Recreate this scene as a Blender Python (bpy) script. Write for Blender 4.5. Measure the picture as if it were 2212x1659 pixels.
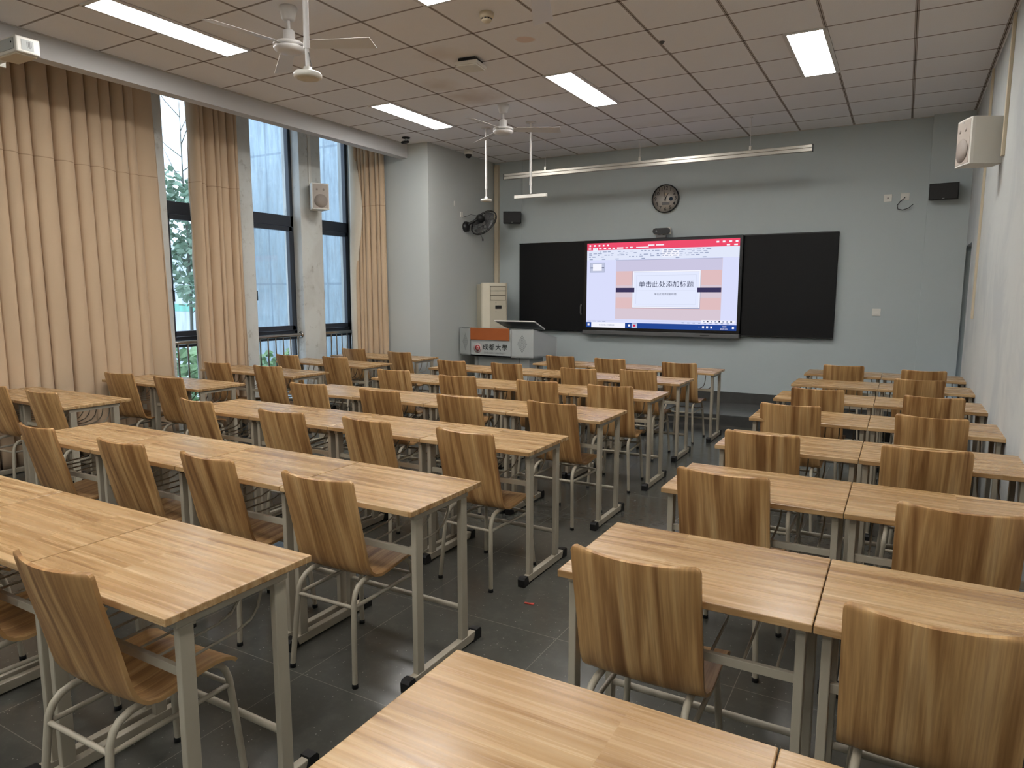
import bpy, bmesh, math, random
import numpy as np
from mathutils import Vector, Matrix, Euler
PI = math.pi
R = math.radians
random.seed(7)
for o in list(bpy.data.objects): bpy.data.objects.remove(o)
sc = bpy.context.scene
COL = sc.collection

# ---------------------------------------------------------------- camera
CAMZ = 1.59
def cam_axes(yaw, pitch, roll):
    cy, sy, cp, sp, cr, sr = math.cos(yaw), math.sin(yaw), math.cos(pitch), math.sin(pitch), math.cos(roll), math.sin(roll)
    f = Vector((sy*cp, cy*cp, sp)); rt = Vector((cy, -sy, 0)); u = rt.cross(f)
    return rt*cr + u*sr, -rt*sr + u*cr, f
rt, up, fw = cam_axes(-.5152, -.1309, .0011)
cd = bpy.data.cameras.new('camera'); cam = bpy.data.objects.new('camera', cd); COL.objects.link(cam)
cam.matrix_world = Matrix(((rt.x, up.x, -fw.x, 0), (rt.y, up.y, -fw.y, 0), (rt.z, up.z, -fw.z, CAMZ), (0, 0, 0, 1)))
cd.sensor_fit = 'HORIZONTAL'; cd.sensor_width = 36; cd.lens = 36*1482.9/2212
cd.clip_start = .05; cd.clip_end = 200
sc.camera = cam

# ---------------------------------------------------------------- sky, exposure
LAMP = 37.5          # ceiling panel radiance
SCREEN = 1.0
w = bpy.data.worlds.new('world'); sc.world = w; w.use_nodes = True
nt = w.node_tree; nt.nodes.clear()
wo = nt.nodes.new('ShaderNodeOutputWorld'); bg = nt.nodes.new('ShaderNodeBackground')
tc = nt.nodes.new('ShaderNodeTexCoord'); sp_ = nt.nodes.new('ShaderNodeSeparateXYZ'); rp = nt.nodes.new('ShaderNodeValToRGB')
nt.links.new(tc.outputs['Generated'], sp_.inputs[0]); nt.links.new(sp_.outputs['Z'], rp.inputs[0])
rp.color_ramp.elements[0].position = 0; rp.color_ramp.elements[0].color = (.74, .82, .96, 1)
rp.color_ramp.elements[1].position = .6; rp.color_ramp.elements[1].color = (.84, .85, 1, 1)
nt.links.new(rp.outputs[0], bg.inputs[0]); bg.inputs[1].default_value = 3.1
nt.links.new(bg.outputs[0], wo.inputs[0])
sc.view_settings.view_transform = 'Standard'; sc.view_settings.look = 'None'
sc.view_settings.exposure = 0.0; sc.view_settings.gamma = 1.0; sc.view_settings.use_curve_mapping = False
sc.cycles.use_denoising = True
sc.cycles.max_bounces = 8; sc.cycles.diffuse_bounces = 5; sc.cycles.glossy_bounces = 3; sc.cycles.transparent_max_bounces = 12
sc.cycles.sample_clamp_indirect = 4

# ---------------------------------------------------------------- materials
def lin(c):
    return tuple(((x/255)/12.92 if x/255 <= .04045 else ((x/255+.055)/1.055)**2.4) for x in c)
class NT:
    def __init__(s, name):
        s.m = bpy.data.materials.new(name); s.m.use_nodes = True; s.t = s.m.node_tree; s.t.nodes.clear()
        s.out = s.n('ShaderNodeOutputMaterial')
    def n(s, ty, **kw):
        nd = s.t.nodes.new(ty)
        for k, v in kw.items():
            if k in nd.inputs: nd.inputs[k].default_value = v
            else: setattr(nd, k, v)
        return nd
    def l(s, a, b): s.t.links.new(a, b)
    def math(s, op, a, b=None, c=None):
        nd = s.t.nodes.new('ShaderNodeMath'); nd.operation = op
        for i, x in enumerate((a, b, c)):
            if x is None: continue
            if isinstance(x, (int, float)): nd.inputs[i].default_value = x
            else: s.l(x, nd.inputs[i])
        return nd.outputs[0]
    def mix(s, f, a, b, mode='MIX'):
        nd = s.t.nodes.new('ShaderNodeMix'); nd.data_type = 'RGBA'; nd.blend_type = mode
        for i, x in ((0, f), (6, a), (7, b)):
            if isinstance(x, (int, float)): nd.inputs[i].default_value = x
            elif isinstance(x, tuple): nd.inputs[i].default_value = (*x[:3], 1)
            else: s.l(x, nd.inputs[i])
        return nd.outputs[2]
    def ramp(s, f, pts):
        nd = s.t.nodes.new('ShaderNodeValToRGB'); s.l(f, nd.inputs[0]); e = nd.color_ramp.elements
        while len(e) < len(pts): e.new(.5)
        for i, (p, c) in enumerate(pts): e[i].position = p; e[i].color = (*c[:3], 1) if isinstance(c, tuple) else (c, c, c, 1)
        return nd.outputs[0]
    def bsdf(s, col, rough=.5, metal=0, spec=.5, bump=None, bs=.1, bd=.002):
        b = s.n('ShaderNodeBsdfPrincipled')
        for k, x in (('Base Color', col), ('Roughness', rough), ('Metallic', metal), ('Specular IOR Level', spec)):
            if isinstance(x, (int, float)): b.inputs[k].default_value = x
            elif isinstance(x, tuple): b.inputs[k].default_value = (*x[:3], 1)
            else: s.l(x, b.inputs[k])
        if bump is not None:
            bn = s.n('ShaderNodeBump', Strength=bs, Distance=bd); s.l(bump, bn.inputs['Height']); s.l(bn.outputs[0], b.inputs['Normal'])
        s.l(b.outputs[0], s.out.inputs[0]); return b
def noise(t, vec, scale, detail=3, rough=.5, dist=0):
    n = t.n('ShaderNodeTexNoise', Scale=scale, Detail=detail, Roughness=rough, Distortion=dist)
    if vec is not None: t.l(vec, n.inputs['Vector'])
    return n.outputs['Fac']
def mapping(t, src, sc_=(1, 1, 1), loc=None):
    m = t.n('ShaderNodeMapping'); t.l(src, m.inputs[0]); m.inputs['Scale'].default_value = sc_
    if loc is not None:
        if isinstance(loc, tuple): m.inputs['Location'].default_value = loc
        else: t.l(loc, m.inputs['Location'])
    return m.outputs[0]

def plain(name, rgb, rough=.5, metal=0, var=.06, scale=6, spec=.5, bump=0):
    """one paint / plastic / metal with a faint procedural mottling"""
    t = NT(name); c = lin(rgb); co = t.n('ShaderNodeTexCoord').outputs['Object']
    f = noise(t, co, scale, 4)
    col = t.mix(f, tuple(x*(1-var) for x in c), tuple(min(1, x*(1+var)) for x in c))
    t.bsdf(col, rough, metal, spec, bump=noise(t, co, 400, 2) if bump else None, bs=bump)
    return t.m
def emis(name, rgb, st=1.0):
    t = NT(name); e = t.n('ShaderNodeEmission'); e.inputs[0].default_value = (*lin(rgb), 1); e.inputs[1].default_value = st
    t.l(e.outputs[0], t.out.inputs[0]); return t.m

def wood_top():
    t = NT('desk_wood'); oi = t.n('ShaderNodeObjectInfo')
    r = t.math('MULTIPLY', oi.outputs['Random'], 57.3)
    cx = t.n('ShaderNodeCombineXYZ'); t.l(r, cx.inputs[0]); t.l(r, cx.inputs[1]); t.l(r, cx.inputs[2])
    co = t.n('ShaderNodeTexCoord').outputs['Object']
    br = t.n('ShaderNodeTexBrick', Scale=1.0); br.offset = .37; br.offset_frequency = 1
    t.l(mapping(t, co, (1, 1, 1), cx.outputs[0]), br.inputs[0])
    for k, v in (('Color1', (0, 0, 0, 1)), ('Color2', (1, 1, 1, 1)), ('Mortar', (.5, .5, .5, 1))): br.inputs[k].default_value = v
    br.inputs['Mortar Size'].default_value = 0; br.inputs['Brick Width'].default_value = .62; br.inputs['Row Height'].default_value = .085
    bw = t.n('ShaderNodeRGBToBW'); t.l(br.outputs[0], bw.inputs[0])
    # grain runs along X; every block shifts the grain a little
    off = t.n('ShaderNodeCombineXYZ'); t.l(t.math('ADD', r, t.math('MULTIPLY', bw.outputs[0], 1.2)), off.inputs[0]); t.l(r, off.inputs[1])
    v1 = mapping(t, co, (.62, 15, 6), off.outputs[0])
    a = noise(t, v1, 1.5, 5, .6, .9)
    v2 = mapping(t, co, (1.1, 46, 20), off.outputs[0])
    b = noise(t, v2, 1.3, 4, .6, .3)
    col = t.ramp(a, [(.32, lin((132, 97, 60))), (.44, lin((168, 133, 88))), (.54, lin((187, 154, 109))), (.68, lin((200, 171, 129)))])
    col = t.mix(t.ramp(b, [(.38, 0.0), (.62, 1.0)]), t.mix(.26, col, lin((116, 84, 52))), col)
    col = t.mix(t.math('MULTIPLY', bw.outputs[0], .10), col, lin((154, 118, 84)))
    t.bsdf(col, t.ramp(b, [(.3, .22), (.7, .32)]), 0, .5, bump=b, bs=.06, bd=.001)
    return t.m
def wood_shell(dark=False):
    t = NT('bent_ply_wood'); oi = t.n('ShaderNodeObjectInfo')
    sepc = t.n('ShaderNodeSeparateColor'); t.l(oi.outputs['Color'], sepc.inputs[0])
    r = t.math('MULTIPLY', sepc.outputs[0], 91.7)
    cx = t.n('ShaderNodeCombineXYZ'); t.l(r, cx.inputs[0]); t.l(r, cx.inputs[1])
    co = t.n('ShaderNodeTexCoord').outputs['UV']
    a = noise(t, mapping(t, co, (15, .9, 1), cx.outputs[0]), 1.5, 4, .5, .5)
    b = noise(t, mapping(t, co, (95, 2.2, 1), cx.outputs[0]), 1.4, 4, .6, .3)
    col = t.ramp(a, [(.30, lin((124, 86, 50))), (.43, lin((162, 121, 75))), (.56, lin((194, 154, 102))), (.72, lin((210, 175, 125)))])
    col = t.mix(t.ramp(b, [(.36, 0.0), (.6, 1.0)]), t.mix(.34, col, lin((112, 76, 46))), col)
    t.bsdf(col, .38, 0, .4, bump=b, bs=.05, bd=.001)
    return t.m

def ceiling_mat():
    t = NT('ceiling_tile_grid'); g = t.n('ShaderNodeNewGeometry').outputs['Position']
    s = t.n('ShaderNodeSeparateXYZ'); t.l(g, s.inputs[0])
    def dist(v, o):
        u = t.math('DIVIDE', t.math('SUBTRACT', v, o), .6)
        fr = t.math('SUBTRACT', u, t.math('ROUND', u)); return t.math('MULTIPLY', t.math('ABSOLUTE', fr), .6)
    d1 = dist(s.outputs[0], -.05); d2 = dist(s.outputs[1], 8.96)
    prof = [(0, lin((74, 62, 54))), (.0022/.05, lin((74, 62, 54))), (.0026/.05, lin((190, 182, 176))), (.0098/.05, lin((190, 182, 176))), (.0102/.05, lin((112, 98, 88))), (.0122/.05, lin((112, 98, 88))), (.0126/.05, (1, 1, 1))]
    def line(d, dk):
        nd = t.ramp(t.math('DIVIDE', d, .05), prof); nd.node.color_ramp.interpolation = 'CONSTANT'; return nd
    n1 = noise(t, g, 1.4, 4); n2 = noise(t, g, 180, 3)
    # per tile shade
    fx = t.math('FLOOR', t.math('DIVIDE', t.math('ADD', s.outputs[0], .05), .6)); fy = t.math('FLOOR', t.math('DIVIDE', t.math('SUBTRACT', s.outputs[1], 8.96), .6))
    c2 = t.n('ShaderNodeCombineXYZ'); t.l(fx, c2.inputs[0]); t.l(fy, c2.inputs[1])
    wn = t.n('ShaderNodeTexWhiteNoise'); t.l(c2.outputs[0], wn.inputs['Vector'])
    base = t.mix(n1, lin((238, 238, 240)), lin((246, 246, 248)))
    base = t.mix(t.math('MULTIPLY', wn.outputs['Value'], .10), base, lin((226, 222, 220)))
    base = t.mix(t.ramp(n2, [(.35, .12), (.5, 0.0)]), base, lin((196, 192, 190)))
    # two brown water stains and one small patch, each with its own outline
    def blob(x, y, rad, soft, colr, amt, src):
        c = t.n('ShaderNodeCombineXYZ', X=x, Y=y, Z=3.595)
        vd = t.n('ShaderNodeVectorMath'); vd.operation = 'DISTANCE'
        wob = t.n('ShaderNodeTexNoise', Scale=6.0); t.l(g, wob.inputs['Vector'])
        t.l(g, vd.inputs[0]); t.l(c.outputs[0], vd.inputs[1])
        d = t.math('ADD', vd.outputs['Value'], t.math('MULTIPLY', t.math('SUBTRACT', wob.outputs['Fac'], .5), rad*1.2))
        return t.mix(t.ramp(d, [(max(0, rad-soft), amt), (rad+soft, 0.0)]), src, colr)
    base = blob(-2.753, 5.073, .07, .01, lin((222, 196, 180)), .8, base)
    base = blob(-3.98, 6.25, .22, .14, lin((200, 184, 172)), .7, base)
    base = blob(-4.05, 5.75, .14, .1, lin((206, 192, 180)), .5, base)
    base = blob(-3.55, 5.02, .14, .1, lin((208, 194, 182)), .45, base)
    base = t.mix(1.0, base, line(t.math('MULTIPLY', d2, 1.25), 0), 'MULTIPLY')
    base = t.mix(1.0, base, line(d1, 0), 'MULTIPLY')
    t.bsdf(base, .9, 0, .2)
    return t.m
def wall_mat(name, rgb, blot=0.0, blotc=(120, 122, 120), sc_=1.6, dirt=0.0):
    t = NT(name); g = t.n('ShaderNodeNewGeometry').outputs['Position']
    c = lin(rgb); n1 = noise(t, g, 1.1, 4); n2 = noise(t, mapping(t, g, (1, 1, .7)), sc_, 6, .6, .6)
    col = t.mix(n1, tuple(x*.95 for x in c), tuple(x*1.04 for x in c))
    if blot: col = t.mix(t.ramp(n2, [(.46, 0.0), (.60, blot)]), col, lin(blotc))
    if dirt:
        n3 = noise(t, g, 7, 6, .7); col = t.mix(t.ramp(n3, [(.58, 0.0), (.72, dirt)]), col, lin((120, 112, 98)))
    t.bsdf(col, .75, 0, .3, bump=noise(t, g, 60, 4), bs=.12, bd=.002)
    return t.m
def floor_mat(name='floor_tile', light=(76, 76, 71), o=(0, 0)):
    t = NT(name); g = t.n('ShaderNodeNewGeometry').outputs['Position']; s = t.n('ShaderNodeSeparateXYZ'); t.l(g, s.inputs[0])
    def dist(v, o, p):
        u = t.math('DIVIDE', t.math('SUBTRACT', v, o), p)
        return t.math('MULTIPLY', t.math('ABSOLUTE', t.math('SUBTRACT', u, t.math('ROUND', u))), p)
    d = t.math('MINIMUM', dist(s.outputs[0], -1.30, .8), dist(s.outputs[1], 2.72, .8))
    c = lin(light)
    n1 = noise(t, g, 2.2, 6, .65); n2 = noise(t, g, 16, 5, .7)
    col = t.mix(n1, tuple(x*.72 for x in c), tuple(x*1.2 for x in c))
    col = t.mix(t.ramp(n2, [(.5, 0.0), (.72, .12)]), col, lin((120, 118, 110)))
    v = t.n('ShaderNodeTexVoronoi', Scale=62.0); t.l(g, v.inputs['Vector'])
    sel = t.n('ShaderNodeSeparateColor'); t.l(v.outputs['Color'], sel.inputs[0])
    spk = t.math('MULTIPLY', t.math('LESS_THAN', v.outputs['Distance'], .16), t.math('GREATER_THAN', sel.outputs[0], .80))
    col = t.mix(t.math('MULTIPLY', spk, .32), col, lin((186, 184, 176)))
    col = t.mix(t.math('MULTIPLY', t.math('LESS_THAN', d, .0016), .38), col, lin((150, 146, 134)))
    t.bsdf(col, t.ramp(n2, [(.3, .14), (.7, .26)]), 0, .36)
    return t.m
def fabric_mat(name, rgb, seam=True):
    t = NT(name); g = t.n('ShaderNodeNewGeometry').outputs['Position']; c = lin(rgb)
    n1 = noise(t, mapping(t, g, (1, 1, .25)), 3.5, 4); n2 = noise(t, mapping(t, g, (1, 1, 1)), 500, 2)
    col = t.mix(n1, tuple(x*.9 for x in c), tuple(min(1, x*1.08) for x in c))
    if seam:
        s = t.n('ShaderNodeSeparateXYZ'); t.l(g, s.inputs[0])
        wz = noise(t, g, 2.0, 2)
        dz = t.math('ABSOLUTE', t.math('SUBTRACT', t.math('ADD', s.outputs[2], t.math('MULTIPLY', wz, .10)), 2.845))
        col = t.mix(t.math('MULTIPLY', t.math('LESS_THAN', dz, .0035), .45), col, lin((96, 70, 42)))
    b = t.bsdf(col, .85, 0, .15, bump=n2, bs=.15, bd=.001)
    b.inputs['Sheen Weight'].default_value = .15
    return t.m
def glass_mat():
    t = NT('window_glass'); tr = t.n('ShaderNodeBsdfTransparent'); tr.inputs[0].default_value = (.88, .95, .975, 1)
    gl = t.n('ShaderNodeBsdfGlossy', Roughness=.01); lw = t.n('ShaderNodeLayerWeight', Blend=.5)
    fres = t.math('ADD', .025, t.math('MULTIPLY', .6, t.math('POWER', lw.outputs['Facing'], 5.0)))
    g = t.n('ShaderNodeNewGeometry').outputs['Position']
    df = t.n('ShaderNodeBsdfDiffuse'); df.inputs[0].default_value = (*lin((190, 205, 210)), 1)
    dirt = t.ramp(noise(t, mapping(t, g, (1, 6, .8)), 2.5, 5, .65), [(.42, .0), (.75, .22)])
    m0 = t.n('ShaderNodeMixShader'); t.l(dirt, m0.inputs[0]); t.l(tr.outputs[0], m0.inputs[1]); t.l(df.outputs[0], m0.inputs[2])
    m = t.n('ShaderNodeMixShader'); t.l(fres, m.inputs[0]); t.l(m0.outputs[0], m.inputs[1]); t.l(gl.outputs[0], m.inputs[2])
    t.l(m.outputs[0], t.out.inputs[0]); return t.m
def leaf_mat(name, a, b):
    t = NT(name); oi = noise(t, t.n('ShaderNodeNewGeometry').outputs['Position'], 3, 2)
    t.bsdf(t.mix(oi, lin(a), lin(b)), .5, 0, .4); return t.m

M = {}
M['desk'] = wood_top(); M['ply'] = wood_shell()
M['frame'] = plain('painted_steel', (164, 156, 139), .42, 0, .05, 9)
M['black'] = plain('black_plastic', (13, 13, 14), .45)
M['blackrubber'] = plain('black_rubber', (9, 9, 10), .6)
M['ceil'] = ceiling_mat()
M['wall_front'] = wall_mat('front_wall_paint', (178, 187, 188))
M['wall_col'] = wall_mat('column_paint', (184, 188, 185))
M['wall_right'] = wall_mat('right_wall_paint', (192, 195, 193), .5, (166, 172, 176), 1.5)
M['pier'] = wall_mat('pier_paint', (208, 210, 206), .22, (160, 154, 144), 2.2, .5)
M['beam'] = wall_mat('beam_paint', (192, 192, 192))
M['floor'] = floor_mat()
M['dais'] = floor_mat('dais_tile', (84, 86, 85))
M['base'] = plain('baseboard_tile', (72, 72, 70), .2, 0, .15, 12)
M['curtain'] = fabric_mat('curtain_fabric', (196, 172, 144))
M['lining'] = fabric_mat('curtain_lining', (214, 206, 190), False)
M['white'] = plain('white_plastic', (222, 220, 212), .4, 0, .03)
M['whitemetal'] = plain('white_enamel', (214, 212, 210), .35, 0, .03)
M['cream'] = plain('cream_plastic', (196, 184, 160), .5, 0, .05)
M['chrome'] = plain('brushed_stainless', (176, 172, 166), .22, 1, .08, 30)
M['alu'] = plain('satin_aluminium', (178, 174, 164), .32, .75, .05)
M['winframe'] = plain('dark_grey_window_frame', (44, 50, 60), .4)
M['glass'] = glass_mat()
M['lamp'] = None
M['board'] = plain('black_writing_board', (13, 14, 16), .55, 0, .06, 3, .25)
M['bezel'] = plain('display_bezel', (12, 12, 14), .25)
M['grey'] = plain('grey_plastic', (92, 92, 92), .45)
M['lgrey'] = plain('light_grey_steel', (168, 172, 170), .45, 0, .04)
M['redwood'] = plain('reddish_wood_veneer', (156, 84, 40), .4, 0, .14, 5)
M['darkred'] = plain('crest_red', (150, 24, 30), .5)
M['pink'] = plain('crest_pink', (206, 150, 146), .5)
M['ink'] = plain('black_ink', (14, 20, 18), .6)
M['inkgrey'] = plain('grey_ink', (84, 88, 86), .6)
M['face'] = plain('clock_face_silver', (176, 170, 162), .35, .2, .03)
M['ac'] = plain('cream_steel', (190, 182, 162), .45, 0, .04)
M['aclite'] = plain('light_cream_steel', (214, 206, 186), .45, 0, .04)
M['spkgrille'] = plain('speaker_grille', (172, 162, 152), .6, 0, .04); M['spkdark'] = plain('speaker_cone_grille', (148, 138, 130), .6, 0, .04)
M['scrap'] = plain('red_paper', (176, 60, 44), .6)
M['bluedial'] = plain('blue_dial', (44, 62, 82), .4)

# ---------------------------------------------------------------- mesh helpers
class MB:
    def __init__(s): s.v = []; s.f = []; s.mi = []; s.sm = []
    def add(s, vs, fs, mi=0, smooth=False):
        b = len(s.v); s.v += [tuple(v) for v in vs]
        for f in fs: s.f.append(tuple(b+i for i in f)); s.mi.append(mi); s.sm.append(smooth)
    def bm(s, bm, mi=0, smooth=False):
        bm.verts.index_update(); s.add([v.co[:] for v in bm.verts], [[v.index for v in f.verts] for f in bm.faces], mi, smooth); bm.free()
    def box(s, c, d, rot=None, bev=0, mi=0, seg=2):
        bm = bmesh.new(); bmesh.ops.create_cube(bm, size=1); bmesh.ops.scale(bm, vec=Vector(d), verts=bm.verts)
        if bev: bmesh.ops.bevel(bm, geom=bm.edges[:], offset=bev, segments=seg, profile=.5, affect='EDGES')
        m = Matrix.Translation(Vector(c)) @ ((rot if isinstance(rot, Matrix) else Euler(rot).to_matrix()).to_4x4() if rot else Matrix())
        bmesh.ops.transform(bm, matrix=m, verts=bm.verts); s.bm(bm, mi, False); return s
    def rng(s, x0, x1, y0, y1, z0, z1, bev=0, mi=0):
        return s.box(((x0+x1)/2, (y0+y1)/2, (z0+z1)/2), (abs(x1-x0), abs(y1-y0), abs(z1-z0)), None, bev, mi)
    def tube(s, pts, r, n=10, mi=0, caps=True, closed=False):
        pts = [Vector(p) for p in pts]; k = len(pts); rr = r if isinstance(r, (list, tuple)) else [r]*k
        vs = []; prev = None
        for i, p in enumerate(pts):
            if closed: d = pts[(i+1) % k]-pts[i-1]
            else: d = pts[min(i+1, k-1)]-pts[max(i-1, 0)]
            d.normalize()
            if prev is None:
                a = Vector((0, 0, 1)) if abs(d.z) < .9 else Vector((1, 0, 0)); nn = d.cross(a).normalized()
            else: nn = (prev - d*prev.dot(d)).normalized()
            prev = nn; b = d.cross(nn)
            for j in range(n):
                t = 2*PI*j/n; vs.append(p + (nn*math.cos(t)+b*math.sin(t))*rr[i])
        fs = []
        for i in range(k if closed else k-1):
            i2 = (i+1) % k
            for j in range(n): fs.append((i*n+j, i*n+(j+1) % n, i2*n+(j+1) % n, i2*n+j))
        s.add(vs, fs, mi, True)
        if caps and not closed:
            s.add([vs[j] for j in range(n)], [tuple(range(n))[::-1]], mi); s.add([vs[(k-1)*n+j] for j in range(n)], [tuple(range(n))], mi)
        return s
    def lathe(s, prof, c=(0, 0, 0), n=24, mi=0, rot=None, smooth=True, caps=True):
        vs = []; q = Euler(rot).to_matrix() if rot is not None and not isinstance(rot, Matrix) else (rot or Matrix.Identity(3))
        for r, z in prof:
            for j in range(n): vs.append(q @ Vector((r*math.cos(2*PI*j/n), r*math.sin(2*PI*j/n), z)) + Vector(c))
        fs = [(i*n+j, i*n+(j+1) % n, (i+1)*n+(j+1) % n, (i+1)*n+j) for i in range(len(prof)-1) for j in range(n)]
        s.add(vs, fs, mi, smooth)
        for i, fl in (((0, True), (len(prof)-1, False)) if caps else ()):
            if prof[i][0] > 1e-5: s.add(vs[i*n:(i+1)*n], [tuple(range(n))[::-1] if fl else tuple(range(n))], mi)
        return s
    def prism(s, poly, z0, z1, mi=0, M4=None):
        k = len(poly); vs = [Vector((x, y, z0)) for x, y in poly]+[Vector((x, y, z1)) for x, y in poly]
        if M4 is not None: vs = [M4 @ v for v in vs]
        fs = [tuple(range(k))[::-1], tuple(range(k, 2*k))]+[(i, (i+1) % k, k+(i+1) % k, k+i) for i in range(k)]
        s.add(vs, fs, mi); return s
    def build(s, name, mats, parent=None, loc=None):
        me = bpy.data.meshes.new(name); me.from_pydata(s.v, [], s.f)
        for m in (mats if isinstance(mats, (list, tuple)) else [mats]): me.materials.append(m)
        for p, mi, sm in zip(me.polygons, s.mi, s.sm): p.material_index = mi; p.use_smooth = sm
        me.validate(); bm = bmesh.new(); bm.from_mesh(me)
        bmesh.ops.recalc_face_normals(bm, faces=bm.faces); bm.to_mesh(me); bm.free()
        o = bpy.data.objects.new(name, me); COL.objects.link(o)
        if parent is not None: o.parent = parent
        if loc is not None: o.location = loc
        return o
def tag(o, label=None, cat=None, group=None, kind=None):
    if label: o['label'] = label
    if cat: o['category'] = cat
    if group: o['group'] = group
    if kind: o['kind'] = kind
    return o
def empty(name, loc=(0, 0, 0), rz=0, label=None, cat=None, group=None):
    o = bpy.data.objects.new(name, None); COL.objects.link(o); o.location = loc; o.rotation_euler = (0, 0, rz)
    o.empty_display_size = .1; return tag(o, label, cat, group)
KIDS = {}
def copy_tree(o, parent=None):
    c = o.copy(); COL.objects.link(c)
    if parent is not None: c.parent = parent
    for ch in KIDS.get(o.name, []): copy_tree(ch, c)
    return c
def index_kids():
    KIDS.clear()
    for o in bpy.data.objects:
        if o.parent: KIDS.setdefault(o.parent.name, []).append(o)
def text_mesh(mb, body, size, mat4, mi=0, align='CENTER', squash=1.0, bold=0.0):
    cu = bpy.data.curves.new('t', 'FONT'); cu.body = body; cu.size = size; cu.align_x = align; cu.align_y = 'CENTER'; cu.resolution_u = 2
    cu.offset = bold
    o = bpy.data.objects.new('t', cu); COL.objects.link(o)
    bpy.context.view_layer.update()
    me = o.evaluated_get(bpy.context.evaluated_depsgraph_get()).to_mesh()
    vs = [mat4 @ Vector((v.co.x*squash, v.co.y, v.co.z)) for v in me.vertices]; fs = [tuple(p.vertices) for p in me.polygons]
    mb.add(vs, fs, mi)
    o.to_mesh_clear(); bpy.data.objects.remove(o); bpy.data.curves.remove(cu)
def arc(c, r, a0, a1, n, plane='yz', x=0):
    out = []
    for i in range(n+1):
        a = a0+(a1-a0)*i/n; u = c[0]+r*math.cos(a); v = c[1]+r*math.sin(a)
        out.append((x, u, v) if plane == 'yz' else (u, v, x))
    return out
HALF = PI/2
HC = 3.595      # ceiling height
XW = -6.95      # inner face of the window piers
YF = 9.45       # front wall
XR = .575       # right wall
YB = -3.2       # back wall

# ================================================================= SETTING
def struct(o): o['kind'] = 'structure'; return o
struct(MB().rng(XW-.4, XR, YB, YF, -.15, 0).build('floor', M['floor']))
struct(MB().rng(-6.02, XR+.02, YB, YF+.01, HC, HC+.06).build('ceiling', M['ceil']))
struct(MB().rng(XW-.3, XR+.25, YF, YF+.12, -.1, 4.1).build('wall_front', M['wall_front']))
struct(MB().rng(XW-.4, XR+.12, YB-.12, YB, -.1, 4.1).build('wall_back', M['wall_front']))
# right wall with the door recess near the front corner
b = MB()
b.rng(XR, XR+.24, YB, 8.62, -.1, 4.0); b.rng(XR, XR+.24, 8.62, YF, 2.125, 4.0)
struct(b.build('wall_right', M['wall_right']))
d = struct(MB().rng(XR+.13, XR+.18, 8.62, YF, .13, 2.125).build('door_1', plain('grey_door_paint', (150, 150, 146), .5)))
MB().tube([(XR+.12, 8.72, 1.05), (XR+.08, 8.72, 1.05), (XR+.08, 8.82, 1.05)], .008).build('door_handle', M['chrome'], d)
# window wall: solid behind the big curtain, piers between tall windows
piers = [(4.372, 4.752), (5.505, 5.885), (6.65, 7.03)]
struct(MB().rng(XW-.32, XW, YB, 4.372, -.1, 4.1).build('wall_left', M['pier']))
for i, (a, c) in enumerate(piers):
    struct(MB().rng(XW-.32, XW, a, c, -.1, 4.1, .006).build('wall_left_pier', M['pier']))
struct(MB().rng(XW-.32, XW-.02, 4.70, 7.75, 3.86, 4.1).build('wall_left_lintel', M['pier']))
struct(MB().rng(XW-.32, XW-.10, 4.70, 7.75, -.1, .12).build('wall_left_sill', M['pier']))
struct(MB().rng(XW-.32, -5.66, 7.70, YF, -.1, 4.1, .004).build('wall_left_column', M['wall_col']))
# beam / curtain pelmet and the pocket above the curtains
struct(MB().rng(-6.13, -6.0, YB, 7.70, 3.415, 4.02).build('trim_1', M['beam']))
struct(MB().rng(XW-.3, -5.9, YB, 7.72, 4.02, 4.1).build('ceiling_pocket', M['pier']))
# wall angle along the edge of the ceiling
struct(MB().rng(-6.0, -5.978, YB, 7.70, HC-.006, HC+.004).rng(-5.66, XR, YF-.02, YF, HC-.004, HC+.002).build('trim_2', plain('wall_angle', (190, 186, 180), .5)))
# slightly proud strip of wall in the right corner
struct(MB().rng(.165, XR, YF-.095, YF+.01, 0, HC).build('wall_front_corner', M['wall_front']))
# dais with tile baseboard
struct(MB().rng(-5.66, XR, 8.43, YF, 0, .13, .004).build('floor_dais', M['dais']))
struct(MB().rng(-5.66, .165, YF-.012, YF, .13, .275).rng(.165, XR, YF-.107, YF-.095, .13, .275).build('baseboard_front', M['base']))
struct(MB().rng(-5.66, XR, 8.418, 8.43, 0, .118).build('trim_3', M['base']))
struct(MB().rng(XR-.012, XR, YB, 8.42, 0, .12).build('baseboard_right', M['base']))
struct(MB().rng(-6.3, -5.66, 7.688, 7.70, 0, .12).rng(-5.66, -5.648, 7.70, 8.42, 0, .12).build('baseboard_left', M['base']))
# thin conduit beside the board and surface trunkings
def wallthing(name, label, cat, mb, mats, group=None):
    return tag(mb.build(name, mats), label, cat, group)
wallthing('conduit', 'thin grey conduit running up the front wall from the blackboard corner', 'conduit', MB().tube([(-5.176, YF-.004, 2.36), (-5.176, YF-.004, 3.59)], .005, 8), M['wall_front'])
wallthing('cable_trunking', 'wide cream trunking in the front left corner above the air conditioner', 'cable trunking', MB().rng(-5.645, -5.575, YF-.05, YF, 1.2, HC-.04, .003), M['cream'])
wallthing('cable_trunking', 'cream trunking on the right wall passing behind the white loudspeaker', 'cable trunking', MB().rng(XR-.022, XR, 6.30, 6.36, 2.6, HC-.01, .003), M['cream'])
wallthing('cable_trunking', 'long cream trunking on the right wall ending low beside the doorway', 'cable trunking', MB().rng(XR-.02, XR, 7.70, 7.75, 1.36, HC-.01, .003), M['cream'])
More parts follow.
